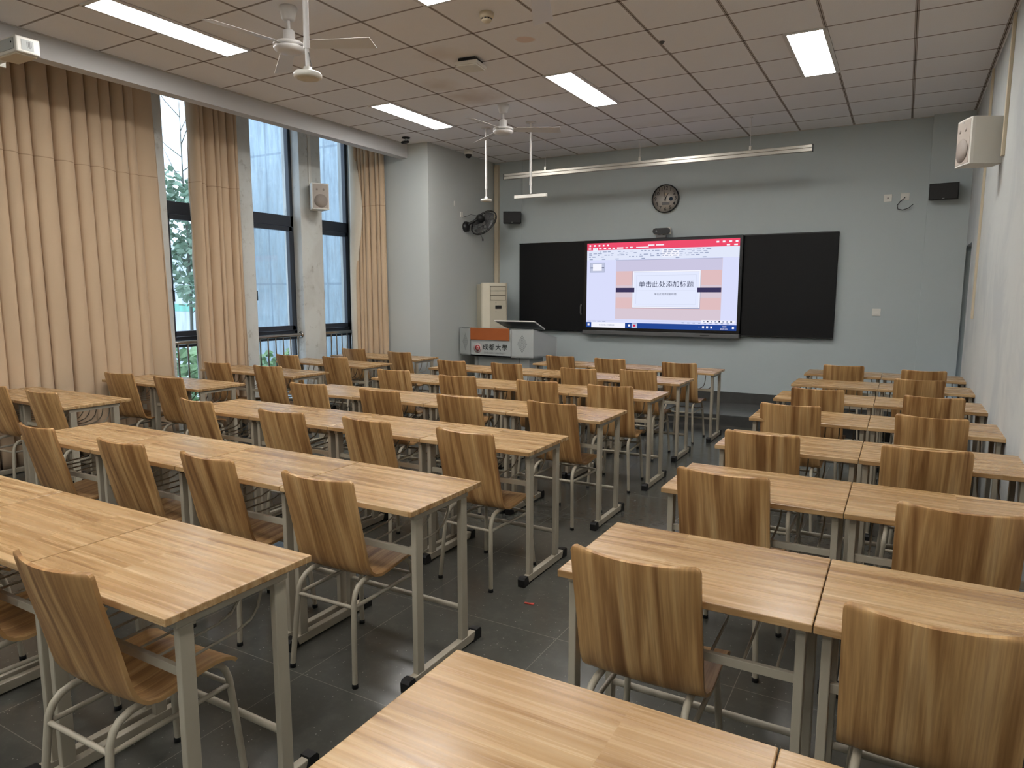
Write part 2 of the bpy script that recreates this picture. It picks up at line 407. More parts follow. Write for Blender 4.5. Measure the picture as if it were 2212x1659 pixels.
wallthing('cable_trunking', 'white trunking running down the window pier to the loudspeaker', 'cable trunking', MB().rng(XW, XW+.02, 6.80, 6.845, 3.0, 3.9, .003), M['white'])

# ---------------------------------------------------------------- windows
def window(n, y0, y1):
    X = XW-.18
    fr = MB(); D = .035
    def bar(ya, yb, za, zb, dx=0): fr.rng(X-D+dx, X+D+dx, ya, yb, za, zb, .004)
    bar(y0-.02, y0+.045, .12, 3.86); bar(y1-.045, y1+.02, .12, 3.86)
    bar(y0, y1, 3.80, 3.86); bar(y0, y1, 2.46, 2.60); bar(y0, y1, .98, 1.10); bar(y0, y1, .12, .18)
    root = struct(fr.build('window_%d' % n, M['winframe']))
    s = MB(); x = X+.03
    for (ya, yb, za, zb) in ((y0+.045, y0+.10, 1.10, 2.46), (y1-.10, y1-.045, 1.10, 2.46), (y0+.045, y1-.045, 2.40, 2.455), (y0+.045, y1-.045, 1.105, 1.165)):
        s.rng(x-.03, x+.03, ya, yb, za, zb, .004)
    sash = s.build('sash', M['winframe'], root)
    h = MB().tube([(x+.03, y0+.075, 1.62), (x+.065, y0+.075, 1.62), (x+.065, y0+.075, 1.50)], .009, 8)
    h.build('handle', M['black'], sash)
    for (za, zb) in ((2.60, 3.80), (1.15, 2.42), (.18, .98)):
        g = MB().rng(X-.003, X+.003, y0+.03, y1-.03, za-.01, zb+.01); g.build('pane', M['glass'], root)
window(1, 4.752, 5.505); window(2, 5.885, 6.65); window(3, 7.03, 7.70)
def railing(y0, y1, where):
    X = XW-.07; t = empty('window_railing', (X, (y0+y1)/2, 1.04), 0, 'stainless steel guard rail with upright bars across the %s window' % where, 'railing')
    def P(mb, nm): o = mb.build(nm, M['chrome'], t); o.matrix_parent_inverse = Matrix.Translation(-Vector(t.location)); return o
    P(MB().tube([(X, y0+.003, 1.04), (X, y1-.003, 1.04)], .024, 16), 'handrail')
    for yy, s in ((y0+.006, 1), (y1-.006, -1)):
        P(MB().lathe([(0, -.006), (.043, -.006), (.045, .004), (.03, .014), (0, .014)], (X, yy, 1.04), 20, rot=(-s*HALF, 0, 0)), 'wall_flange')
    P(MB().tube([(X, y0+.005, .18), (X, y1-.005, .18)], .012, 10), 'bottom_rail')
    n = 6
    for i in range(n):
        yy = y0+(y1-y0)*(i+.6)/(n+.2)
        P(MB().tube([(X, yy, .18), (X, yy, 1.03)], .0095, 10), 'baluster')
railing(4.752, 5.505, 'first'); railing(5.885, 6.65, 'middle'); railing(7.03, 7.69, 'far')

# ---------------------------------------------------------------- ceiling lamps
t = NT('lamp_diffuser'); g = t.n('ShaderNodeTexCoord').outputs['Object']; s = t.n('ShaderNodeSeparateXYZ'); t.l(g, s.inputs[0])
tube_ = t.ramp(t.math('ABSOLUTE', s.outputs[0]), [(0, .80), (.05, .95), (.075, 1.15), (.11, 1.0), (.14, .82)])
e = t.n('ShaderNodeEmission'); e.inputs[0].default_value = (1, .975, .94, 1); t.l(t.math('MULTIPLY', tube_, LAMP), e.inputs[1]); t.l(e.outputs[0], t.out.inputs[0])
M['lamp'] = t.m
def lamp(x, y, label):
    t = empty('ceiling_light', (x, y, HC-.004), 0, label, 'ceiling light', 'recessed ceiling light panels')
    a, c = .15, .6
    f = MB()
    for sx in (-1, 1): f.rng(sx*(a-.006)-.016, sx*(a-.006)+.016, -c, c, -.008, .004, .001)
    for sy in (-1, 1): f.rng(-a, a, sy*(c-.002)-.013, sy*(c-.002)+.013, -.008, .004, .001)
    f.build('frame', M['whitemetal'], t)
    MB().rng(-a+.02, a-.02, -c+.012, c-.012, -.006, -.001).build('diffuser', M['lamp'], t)
for x, col in ((-5.0, 'left'), (-2.9, 'middle'), (-.8, 'right')):
    for y, row in ((6.56, 'front'), (3.56, 'second'), (.56, 'third'), (-2.0, 'back')):
        lamp(x, y, 'white ceiling light panel, %s row from the blackboard, %s column' % (row, col))

# ---------------------------------------------------------------- desks
def rot_to(o, parent): o.parent = parent
DW, DD = .723, .513
def make_desk():
    t = empty('student_desk')
    o = MB().box((0, 0, .7385), (DW, DD, .023), bev=.003).build('desktop', M['desk'], t)
    lx = DW/2-.03
    for sx in (-1, 1):
        for y in (-.185, .14):
            MB().rng(sx*lx-.0125, sx*lx+.0125, y-.0225, y+.0225, .045, .70, .003).build('leg', M['frame'], t)
        MB().rng(sx*lx-.0125, sx*lx+.0125, -.215, .17, .70, .727, .002).build('side_rail', M['frame'], t)
        fr = MB().rng(sx*lx-.016, sx*lx+.016, -.25, .232, .008, .048, .003).build('foot_rail', M['frame'], t)
        for yy, s in ((-.262, -1), (.244, 1)):
            c = MB(); pr = [(yy-s*.022, .004), (yy+s*.018, .0), (yy+s*.02, .042), (yy+s*.010, .054), (yy-s*.022, .054), (yy-s*.040, .004)]
            m4 = Matrix(((0, 0, 1, sx*lx), (1, 0, 0, 0), (0, 1, 0, 0), (0, 0, 0, 1)))
            c.prism(pr, -.021, .021, 0, m4); c.build('end_cap', M['blackrubber'], fr)
    MB().rng(-lx, lx, -.195, -.178, .545, .572, .002).build('front_bar', M['frame'], t)
    MB().rng(-lx, lx, .125, .14, .688, .712, .002).build('back_bar', M['frame'], t)
    MB().tube([(-lx, .14, .19), (lx, .14, .19)], .0125, 10).build('stretcher', M['frame'], t)
    k = MB()
    for i in range(7):
        x = -.27+.54*i/6
        p = [(x, .128, .70), (x, .126, .66), (x, .112, .615), (x, .082, .582), (x, .03, .566), (x, -.18, .556)]
        k.tube(p, .0045, 6)
    k.build('book_basket', M['frame'], t)
    return t

# ---------------------------------------------------------------- chairs
def shell_parts(t):
    prof = [(-.225, .865), (-.2245, .862), (-.2236, .857), (-.2222, .849), (-.217, .82), (-.207, .77), (-.195, .72), (-.183, .67), (-.171, .62), (-.160, .57), (-.150, .525), (-.139, .485), (-.124, .455), (-.100, .435), (-.065, .427),
            (-.02, .430), (.03, .437), (.08, .444), (.125, .447), (.16, .443), (.19, .430), (.202, .419), (.2055, .4155), (.208, .412)]
    P = [Vector(p) for p in prof]; n = len(P); ss = [0]
    for i in range(1, n): ss.append(ss[-1]+(P[i]-P[i-1]).length)
    L = ss[-1]; NU = 14; W = .19; TH = .0115
    def norm(i):
        d = P[min(i+1, n-1)]-P[max(i-1, 0)]; d.normalize(); return Vector((-d.y, d.x))   # towards the back / underside
    rows = []
    r = .018
    for i in range(n):
        row = []
        for j in range(NU+1):
            u = -1+2*j/NU
            hw = W+(.004 if i > 13 else 0)
            sdist = min(ss[i], L-ss[i]) if True else 0
            if sdist < r: hw -= r-math.sqrt(max(0, r*r-(r-sdist)**2))
            x = u*hw
            sag = (.030*max(0, 1-ss[i]/.47)+.005)*(1-u*u)
            nn = -norm(i)
            p = P[i]+nn*sag if i < 14 else P[i]+nn*.006*(1-u*u)
            row.append((x, p.x, p.y, nn, ss[i]))
        rows.append(row)
    def side(off): return [[Vector((a[0], a[1]+a[3].x*off, a[2]+a[3].y*off)) for a in row] for row in rows]
    fr_, bk = side(TH/2), side(-TH/2)
    def grid_mesh(i0, i1, name, seam_ends):
        vs = []; uv = []; fs = []; idx = {}
        for k, g in ((0, fr_), (1, bk)):
            for i in range(i0, i1+1):
                for j in range(NU+1): idx[k, i, j] = len(vs); vs.append(g[i][j]); uv.append((rows[i][j][0]+.3, rows[i][j][4]))
        for i in range(i0, i1):
            for j in range(NU):
                fs.append((idx[0, i, j], idx[0, i+1, j], idx[0, i+1, j+1], idx[0, i, j+1]))
                fs.append((idx[1, i, j], idx[1, i, j+1], idx[1, i+1, j+1], idx[1, i+1, j]))
            for j in (0, NU): fs.append((idx[0, i, j], idx[1, i, j], idx[1, i+1, j], idx[0, i+1, j]) if j == 0 else (idx[0, i, j], idx[0, i+1, j], idx[1, i+1, j], idx[1, i, j]))
        for i in (i0, i1):
            for j in range(NU): fs.append((idx[0, i, j], idx[0, i, j+1], idx[1, i, j+1], idx[1, i, j]))
        me = bpy.data.meshes.new(name); me.from_pydata(vs, [], fs); me.materials.append(M['ply'])
        bm = bmesh.new(); bm.from_mesh(me); bmesh.ops.recalc_face_normals(bm, faces=bm.faces)
        ul = bm.loops.layers.uv.new('UVMap'); bm.faces.ensure_lookup_table()
        for f in bm.faces:
            for lp in f.loops: lp[ul].uv = uv[lp.vert.index]
        bm.to_mesh(me); bm.free()
        # smooth on the broad faces, crisp on the ply edge
        nm = []
        for p in me.polygons:
            p.use_smooth = True
            for li in p.loop_indices:
                v = me.loops[li].vertex_index; rowlen = (i1-i0+1)*(NU+1); k = v//rowlen; i = (v % rowlen)//(NU+1)+i0; j = (v % rowlen) % (NU+1)
                g = fr_ if k == 0 else bk
                pn = p.normal
                a = g[min(i+1, n-1)][j]-g[max(i-1, 0)][j]; c = g[i][min(j+1, NU)]-g[i][max(j-1, 0)]
                q = a.cross(c).normalized()
                if q.dot(pn) < 0: q = -q
                nm.append(q if abs(q.dot(pn)) > .6 else pn.copy())
        me.normals_split_custom_set(nm)
        o = bpy.data.objects.new(name, me); COL.objects.link(o); o.parent = t
        return o
    grid_mesh(0, 12, 'backrest', 0); grid_mesh(12, n-1, 'seat', 0)
def make_chair():
    t = empty('student_chair'); shell_parts(t); r = .0115
    for sx in (-1, 1):
        rear = [(sx*.172, -.225, .006), (sx*.160, -.208, .20), (sx*.151, -.194, .345), (sx*.147, -.180, .378), (sx*.144, -.158, .400), (sx*.142, -.125, .411), (sx*.140, -.08, .413), (sx*.140, .02, .4195)]
        front = [(sx*.172, .225, .006), (sx*.160, .212, .20), (sx*.151, .200, .345), (sx*.147, .190, .378), (sx*.144, .172, .402), (sx*.142, .145, .418), (sx*.140, .11, .424), (sx*.140, .02, .4195)]
        for p in (rear, front):
            l = MB().tube(p, r, 10).build('leg', M['frame'], t)
            q = Vector(p[0]); MB().lathe([(0, -.006), (.0135, -.006), (.0135, .010), (.0115, .012)], q, 12).build('foot_cap', M['blackrubber'], l)
    z = .325; zx = .1523
    MB().tube([(-zx, -.195, z), (zx, -.195, z)], .0085, 8).build('rung', M['frame'], t)
    MB().tube([(-zx, .202, z), (zx, .202, z)], .0085, 8).build('rung', M['frame'], t)
    for sx in (-1, 1): MB().tube([(sx*zx, -.195, z), (sx*zx, .202, z)], .0085, 8).build('rung', M['frame'], t)
    return t

desk0 = make_desk(); chair0 = make_chair(); index_kids()
used = {'d': False, 'c': False}
def setcol(o, v):
    o.color = (v, v, v, 1)
    for ch in KIDS2.get(o.name, []): setcol(ch, v)
def place(kind, x, y, rz, label, group):
    src = desk0 if kind == 'd' else chair0
    o = src if not used[kind] else copy_tree(src); used[kind] = True
    o.location = (x, y, 0); o.rotation_euler = (0, 0, rz); tag(o, label, 'desk' if kind == 'd' else 'chair', group)
    for ch in list(o.children): ch.color = (PLACE.random(),)*3+(1,) if False else ch.color
    placed.append(o); return o
PLACE = random.Random(3); placed = []
ORD = {1: 'nearest', 2: 'second', 3: 'third', 4: 'fourth', 5: 'fifth', 6: 'sixth', 7: 'seventh', 8: 'eighth'}
def rowname(k, n):
    """k counts from the blackboard, n rows in the block"""
    return {1: 'front row', n: 'rearmost visible row'}.get(k, ORD[k]+' row from the blackboard')
# middle block: 7 rows (index 1 is nearest the camera), y of the desk centre and x of the right end
Lrows = [(1.28, -1.615, 4), (2.30, -1.605, 4), (3.41, -1.683, 4), (4.445, -1.698, 4), (5.525, -1.707, 4), (6.585, -1.777, 4), (7.62, -1.703, 3)]
cname = ['aisle end', 'second from the aisle', 'third from the aisle', 'window-side end']
for k, (y, xr, n) in enumerate(Lrows):
    for j in range(n):
        place('d', xr-DW/2-j*(DW+.005), y, 0, 'wood-top desk in middle block, %s, %s' % (rowname(7-k, 7), cname[j] if not (n == 3 and j == 2) else cname[3]), 'desks of the middle block')
Wrows = [(2.985, 2), (4.09, 2), (5.185, 2), (6.25, 2), (7.205, 2)]
for k, (y, n) in enumerate(Wrows):
    for j in range(n):
        place('d', -5.352-DW/2-j*(DW+.002), y, 0, 'wood-top desk in block beside curtains, %s, %s' % (rowname(5-k, 5), 'aisle side' if j == 0 else 'window side'), 'desks beside the curtains')
Rrows = [1.02, 2.08, 3.12, 4.11, 5.10, 6.105, 7.13, 8.10]
for k, y in enumerate(Rrows):
    for j in range(2):
        place('d', -.872+DW/2+j*(DW+.003), y, 0, 'wood-top desk in block by right wall, %s, %s' % (rowname(8-k, 8), 'aisle side' if j == 0 else 'wall side'), 'desks by the right wall')
# chairs: centre x and y of the top edge of the back, turn in degrees
Lch = [[(-1.98, .942, 1), (-2.72, .95, -2), (-3.42, .95, 1), (-4.15, .94, -1)],
       [(-2.009, 1.949, 1.5), (-2.699, 1.957, -1.5), (-3.345, 1.949, 1), (-4.14, 1.955, -1.5)],
       [(-2.00, 3.010, -3), (-2.688, 3.010, -3), (-3.341, 2.965, 3), (-4.205, 2.995, -4)],
       [(-2.03, 4.12, -3), (-2.739, 4.055, 1), (-3.433, 4.004, 2), (-4.187, 4.009, 4)],
       [(-2.00, 5.12, 5), (-2.65, 5.10, 4), (-3.434, 5.06, 4), (-4.23, 5.15, 3)],
       [(-2.17, 6.27, -4), (-2.745, 6.165, 2), (-3.60, 6.23, -1), (-4.283, 6.203, -2)],
       [(-2.038, 7.211, -1), (-2.854, 7.28, -3), (-3.492, 7.31, -4)]]
for k, row in enumerate(Lch):
    for j, (x, y, a) in enumerate(row):
        place('c', x+.225*math.sin(R(-a)), y+.225, R(a), 'bent-ply chair in middle block, %s, %s' % (rowname(7-k, 7), cname[j] if not (len(row) == 3 and j == 2) else cname[3]), 'chairs of the middle block')
Wch = [[(-5.554, 2.68, 4), (-6.27, 2.68, 2)], [(-5.568, 3.71, 3), (-6.253, 3.68, 6)], [(-5.57, 4.80, 5), (-6.301, 4.763, 4)],
       [(-5.682, 5.872, 2), (-6.38, 5.80, -2)], [(-5.487, 6.80, -2), (-6.34, 6.90, 4)]]
for k, row in enumerate(Wch):
    for j, (x, y, a) in enumerate(row):
        place('c', x+.225*math.sin(R(-a)), y+.225, R(a), 'bent-ply chair in block beside curtains, %s, %s' % (rowname(5-k, 5), 'aisle side' if j == 0 else 'window side'), 'chairs beside the curtains')
Rch = [(2, 0, -.611, 1.766, 0), (2, 1, .112, 1.74, 0), (3, 0, -.604, 2.816, -3), (3, 1, .215, 2.72, 0), (4, 0, -.606, 3.745, 0), (4, 1, .142, 3.745, 2),
       (5, 0, -.610, 4.827, -1), (5, 1, .191, 4.749, -4), (6, 0, -.534, 5.736, 0), (6, 1, .235, 5.694, 1), (7, 1, .162, 6.80, 3), (8, 0, -.491, 7.78, 3), (8, 1, .215, 7.642, 3)]
for k, j, x, y, a in Rch:
    place('c', x+.225*math.sin(R(-a)), y+.225, R(a), 'bent-ply chair in block by right wall, %s, %s' % (rowname(9-k, 8), 'aisle side' if j == 0 else 'wall side'), 'chairs by the right wall')
kids = {}
for o in bpy.data.objects:
    if o.parent: kids.setdefault(o.parent.name, []).append(o)
for o in placed:
    v = PLACE.random()
    for ch in kids.get(o.name, []): ch.color = (v, v, v, 1)

# ---------------------------------------------------------------- curtains
def curtain(name, path, z0, z1, fold, label, mats, flare=.0, seed=1, amp=.05, thick=.006, xlim=None):
    """path: list of (x,y) along the hem; fold: mean pleat width"""
    rnd = random.Random(seed)
    pts = [Vector(p) for p in path]; cum = [0]
    for i in range(1, len(pts)): cum.append(cum[-1]+(pts[i]-pts[i-1]).length)
    L = cum[-1]; NS = int(L/(fold/22)); NZ = 30
    # irregular pleat phases
    ph = [0]; s = 0
    step = L/NS; wv = 1.0
    for i in range(NS):
        if i % 22 == 0: wv = rnd.uniform(.6, 1.5)
        ph.append(ph[-1]+2*PI/22*wv)
    am = [rnd.choice((.45, .7, .9, 1.15, 1.3)) for _ in range(int(ph[-1]/(2*PI))+3)]
    dr = [rnd.uniform(-1, 1) for _ in range(int(ph[-1]/(2*PI))+3)]
    vs = []; fs = []
    for k in range(NZ+1):
        v = k/NZ; z = z1+(z0-z1)*v
        for i in range(NS+1):
            s = step*i; p = None
            for q in range(1, len(pts)):
                if s <= cum[q]+1e-9:
                    f = (s-cum[q-1])/(cum[q]-cum[q-1]); p = pts[q-1].lerp(pts[q], f); d = (pts[q]-pts[q-1]).normalized(); break
            if p is None: p = pts[-1]; d = (pts[-1]-pts[-2]).normalized()
            nn = Vector((-d.y, d.x))
            if nn.x < 0: nn = -nn
            c = ph[i]/(2*PI); ci = int(c); fr = c-ci
            A = am[ci]*(1-fr)+am[ci+1]*fr; D = dr[ci]*(1-fr)+dr[ci+1]*fr
            a = amp*A*(1.1-.25*v)
            w2 = 2*abs(math.sin((ph[i]+.7*D*v+1.1*D*v*v)/2))**.55-1
            off = a*w2+.25*amp*math.sin(ph[i]*.37+2*v*D)
            q = p+nn*off+d*(-fold*.16*math.sin(ph[i])*(.5+.4*v)+flare*v*(s/L-.5)+.02*D*v)
            if xlim is not None: q.x = max(q.x, xlim)
            vs.append((q.x, q.y, z))
    n = NS+1
    for k in range(NZ):
        for i in range(NS): fs.append((k*n+i, k*n+i+1, (k+1)*n+i+1, (k+1)*n+i))
    mb = MB(); mb.add(vs, fs, 0, True); o = mb.build(name, mats)
    md = o.modifiers.new('thickness', 'SOLIDIFY'); md.thickness = thick; md.offset = 0
    return tag(o, label, 'curtain')
curtain('curtain', [(-6.884, .4), (-6.884, 4.60)], .03, 3.98, .16, 'wide beige curtain drawn across the windows at left, hung in large folds', M['curtain'], .10, 4, .065, xlim=-6.944)
curtain('curtain', [(-6.872, 5.02), (-6.872, 5.62)], .03, 3.98, .085, 'narrow gathered beige curtain between the first and middle windows', M['curtain'], .02, 9, .055, xlim=-6.94)
c3 = empty('curtain', (-6.6, 7.55, 3.9), 0, 'gathered beige curtain at the corner column with its edge turned back', 'curtain')
body = curtain('drape', [(-6.80, 7.53), (-6.36, 7.635)], .03, 3.98, .06, None, M['curtain'], .03, 12, .034)
del body['category']; body.parent = c3; body.matrix_parent_inverse = Matrix.Translation(-Vector(c3.location))
# turned-back leading edge, bulging towards the room then swinging back to the window
vs = []; fs = []; NZ = 36; NU = 8
for k in range(NZ+1):
    v = k/NZ; z = 3.96+(.04-3.96)*v
    bul = math.exp(-((z-2.75)/.62)**2)
    for i in range(NU+1):
        u = i/NU
        xl, yl = -6.865+.015*math.sin(v*7), 7.478+.006*math.sin(v*9)
        xr_, yr_ = -6.79+.13*bul, 7.515
        vs.append((xl+(xr_-xl)*u+.02*math.sin(u*PI), yl+(yr_-yl)*u-.03*math.sin(u*PI)*(.2+bul), z))
for k in range(NZ):
    for i in range(NU): n = NU+1; fs.append((k*n+i, k*n+i+1, (k+1)*n+i+1, (k+1)*n+i))
mb = MB(); mb.add(vs, fs, 0, True); fl = mb.build('turned_back_edge', M['lining'], c3); fl['label'] = 'paler lining side of the curtain'
md = fl.modifiers.new('thickness', 'SOLIDIFY'); md.thickness = .005
fl.matrix_parent_inverse = Matrix.Translation(-Vector(c3.location))

# ---------------------------------------------------------------- blackboard and display
def board(x0, x1, label, handle=None):
    t = empty('blackboard', ((x0+x1)/2, YF-.036, 1.04), 0, label, 'blackboard', 'black writing boards either side of the display')
    cx = (x0+x1)/2; hw = (x1-x0)/2
    MB().rng(-hw, hw, -.03, .03, .0, 1.305, .004).build('panel', M['board'], t)
    for z_ in (1.297, -.008): MB().rng(-hw, hw, -.034, 0, z_, z_+.014, .001).build('edge_trim', M['bezel'], t)
    if handle is not None:
        MB().tube([(handle-cx, -.031, .25), (handle-cx, -.05, .27), (handle-cx, -.05, .37), (handle-cx, -.031, .39)], .012, 8).build('handle', M['grey'], t)
board(-5.185, -4.09, 'matt black writing board left of the lit display, with grab handle', -4.14)
board(-1.85, -.735, 'matt black writing board right of the lit display')
SX0, SX1, SZ0, SZ1 = -4.035, -1.893, 1.105, 2.308
disp = empty('interactive_display', (-2.964, YF-.06, 1.08), 0, 'large lit interactive display showing a slide editor, between the black boards', 'display')
def DP(mb, nm, mats, parent=disp, lab=None):
    o = mb.build(nm, mats, parent); o.matrix_parent_inverse = Matrix.Translation(-Vector(disp.location)) if parent is disp else parent_inv(parent)
    if lab: o['label'] = lab
    return o
def parent_inv(p): return Matrix()
YS = YF-.115
DP(MB().rng(-4.088, -1.852, YS+.004, YF-.01, 1.062, 2.35, .006), 'housing', M['bezel'])
DP(MB().rng(-4.087, -1.853, YS-.02, YF-.02, 1.005, 1.062, .008).box((-2.3, YS-.022, 1.035), (.12, .004, .008), mi=1), 'lower_tray', [M['grey'], M['black']])
# the lit picture: flat regions, each a few tenths of a millimetre in front of the last
def U(u): return SX0+(SX1-SX0)*u
def V(v): return SZ1-(SZ1-SZ0)*v
cols = [(218, 222, 252), (238, 78, 108), (226, 232, 250), (216, 200, 212), (224, 190, 192), (228, 234, 255), (62, 56, 92), (38, 72, 150), (246, 246, 255), (150, 160, 190), (36, 44, 76), (208, 40, 70), (190, 196, 220), (204, 200, 226)]
EM = [emis('screen_colour_%s' % n, c, SCREEN) for n, c in zip('background titlebar ribbon slide plank card band taskbar white greytext darktext darkred line slidetop'.split(), cols)]
lay = [0]
def rect(mb, u0, u1, v0, v1, mi, lv):
    y = YS-.0006*lv
    mb.add([(U(u0), y, V(v1)), (U(u1), y, V(v1)), (U(u1), y, V(v0)), (U(u0), y, V(v0))], [(0, 1, 2, 3)], mi)
s = MB(); rect(s, 0, 1, 0, 1, 0, 0); screen = DP(s, 'screen', EM)
s = MB(); rd = random.Random(5)
rect(s, 0, 1, 0, .083, 1, 1); rect(s, 0, 1, .083, .20, 2, 1)
rect(s, 0, .038, .938, 1, 7, 1); rect(s, .28, 1, .938, 1, 7, 1); rect(s, .038, .28, .938, 1, 8, 1)
rect(s, .209, .902, .208, .896, 3, 1)
for v0, v1, mi in ((.21, .335, 13), (.335, .50, 4), (.64, .77, 4), (.50, .64, 3), (.77, .895, 3)): rect(s, .211, .900, v0, v1, mi, 2)
rect(s, .207, .902, .205, .209, 9, 2)
rect(s, .325, .772, .334, .765, 9, 3); rect(s, .327, .770, .336, .757, 8, 4); rect(s, .335, .763, .350, .745, 5, 5)
for u0, u1, v0, v1 in ((.352, .745, .385, .387), (.352, .745, .715, .717), (.352, .353, .385, .717), (.744, .745, .385, .717), (.352, .745, .561, .564), (.335, .763, .349, .351), (.335, .763, .744, .746)): rect(s, u0, u1, v0, v1, 12, 6)
rect(s, .211, .340, .528, .580, 6, 7); rect(s, .752, .900, .528, .580, 6, 7)
# thumbnail
rect(s, .024, .128, .228, .345, 9, 2); rect(s, .026, .126, .231, .342, 12, 3); rect(s, .044, .108, .247, .325, 8, 4); rect(s, .027, .045, .286, .294, 10, 5); rect(s, .108, .125, .286, .294, 10, 5)
# title bar and ribbon furniture
rect(s, .043, .078, .055, .085, 8, 3)
for i, u in enumerate((.022, .055, .088, .118, .15)): rect(s, u-.006, u+.006, .020, .040, 8, 3)
for i, u in enumerate((.02, .095, .128, .16, .19)): rect(s, u-.009, u+.009, .058, .074, 8, 3)
rect(s, .213, .257, .056, .072, 8, 3); rect(s, .272, .29, .056, .070, 8, 3); rect(s, .302, .321, .054, .070, 8, 3); rect(s, .345, .43, .058, .068, 8, 3)
rect(s, .425, .468, .036, .050, 8, 3); rect(s, .478, .53, .036, .050, 8, 3)
for u in (.868, .905, .945, .982): rect(s, u-.008, u+.008, .022, .04, 8, 3)
rect(s, .922, .942, .058, .075, 8, 3); rect(s, .966, .988, .058, .075, 8, 3)
for v in (.100, .120, .140, .160):
    u = .015
    while u < .80:
        w_ = rd.uniform(.006, .03)
        if rd.random() < .62: rect(s, u, u+w_, v+rd.uniform(-.002, .002), v+.0085, 9, 3)
        u += w_+rd.uniform(.006, .016)
rect(s, .52, .63, .095, .175, 8, 2)
for u in (.03, .12, .215, .395, .62, .79): rect(s, u-.012, u+.012, .186, .196, 9, 3)
rect(s, 0, 1, .914, .916, 12, 2)
for i in range(4): rect(s, .012+.035*i, .036+.035*i, .922, .930, 9, 3)
for i in range(9): rect(s, .66+.035*i, .675+.035*i, .919, .928, 9, 3)
rect(s, .785, .988, .888, .918, 8, 4)
for i in range(8): u = .80+.024*i; rect(s, u-.005, u+.005, .896, .910, 10 if i % 3 == 1 else 9, 5)
rect(s, .011, .025, .955, .980, 8, 3); rect(s, .303, .316, .955, .980, 8, 3); rect(s, .326, .364, .942, .997, 12, 3); rect(s, .337, .353, .955, .982, 11, 4)
for u in (.797, .822, .848, .98): rect(s, u-.006, u+.006, .956, .980, 8, 3)
DP(s, 'screen_picture', EM, screen)
def tmat(u, v, lv, cx=None): return Matrix.Translation((U(u), YS-.0006*lv, V(v))) @ Matrix.Rotation(HALF, 4, 'X')
s = MB()
text_mesh(s, '单击此处添加标题', .094, tmat(.549, .493, 8), 10, squash=1.03)
text_mesh(s, '单击此处添加副标题', .033, tmat(.548, .602, 8), 10, squash=1.05)
text_mesh(s, '在这里输入你要搜索', .028, tmat(.15, .970, 8), 9, squash=.95)
text_mesh(s, '开始', .026, tmat(.0605, .070, 8), 9)
text_mesh(s, '12:58', .026, tmat(.927, .957, 8), 8); text_mesh(s, '2025/1/21', .026, tmat(.927, .984, 8), 8)
text_mesh(s, '^', .03, tmat(.772, .970, 8), 8)
DP(s, 'screen_writing', EM, screen)
# camera bar on the display
t = empty('conference_camera', (-2.945, YF-.10, 2.36), 0, 'small black camera bar standing on top of the lit display', 'camera')
MB().rng(-.07, .07, -.02, .03, -.008, .022, .003).rng(-.02, .02, -.01, .02, .02, .045).build('stand', M['grey'], t)
MB().rng(-.105, .125, -.005, .035, .035, .125, .006).build('back_shell', M['white'], t)
cap = MB(); pr = [(-.075+.04*math.cos(a), .08+.04*math.sin(a)) for a in np.linspace(HALF, 3*HALF, 9)]+[(.085+.04*math.cos(a), .08+.04*math.sin(a)) for a in np.linspace(-HALF, HALF, 9)]
cap.prism(pr, .006, .035, 0, Matrix(((1, 0, 0, 0), (0, 0, -1, 0), (0, 1, 0, 0), (0, 0, 0, 1)))); cap.build('front', M['bezel'], t)
MB().lathe([(0, .0), (.012, .0), (.012, .004), (0, .004)], (-.06, -.037, .08), 16, rot=(HALF, 0, 0)).build('lens', M['lgrey'], t)

# ---------------------------------------------------------------- clock
t = empty('wall_clock', (-2.925, YF-.001, 2.88), 0, 'round wall clock with black rim and numerals above the display', 'clock')
RX = (HALF, 0, 0)
MB().lathe([(.150, .0), (.186, .0), (.190, .02), (.189, .042), (.184, .046), (.177, .044), (.177, .024)], (0, 0, 0), 48, rot=RX, caps=False).build('rim', M['bezel'], t)
MB().lathe([(0, .0), (.178, .0), (.178, .028), (0, .028)], (0, 0, 0), 48, rot=RX).build('face', M['face'], t)
s = MB()
for i in range(1, 13):
    a = HALF-i*PI/6; text_mesh(s, str(i), .070, Matrix.Translation((.140*math.cos(a), -.0295, .140*math.sin(a))) @ Matrix.Rotation(HALF, 4, 'X'), bold=.0006)
s.build('numerals', M['ink'], t)
def hand(nm, ang, L, wd, y):
    d = Vector((math.sin(R(ang)), 0, math.cos(R(ang)))); n = Vector((math.cos(R(ang)), 0, -math.sin(R(ang))))
    m = MB(); a = -d*.03; c = d*L; vs = []
    for yy in (y, y-.002): vs += [a+n*wd+Vector((0, yy, 0)), a-n*wd+Vector((0, yy, 0)), c-n*wd*.4+Vector((0, yy, 0)), c+n*wd*.4+Vector((0, yy, 0))]
    m.add(vs, [(0, 1, 2, 3), (7, 6, 5, 4), (0, 3, 7, 4), (1, 0, 4, 5), (2, 1, 5, 6), (3, 2, 6, 7)]); m.build(nm, M['ink'], t)
hand('minute_hand', -12, .125, .005, -.036); hand('hour_hand', 29, .085, .006, -.033)
MB().lathe([(0, 0), (.009, 0), (.009, .006), (0, .006)], (0, -.034, 0), 16, rot=RX).build('hub', M['ink'], t)
MB().lathe([(0, 0), (.026, 0), (.026, .001), (0, .001)], (.076, -.0285, -.008), 24, rot=RX).build('small_dial', M['bluedial'], t)
MB().rng(-.048, .058, -.0295, -.0285, -.083, -.046).build('date_window', M['grey'], t)
MB().rng(-.022, .022, -.030, -.0285, .045, .072).build('emblem', M['cream'], t)

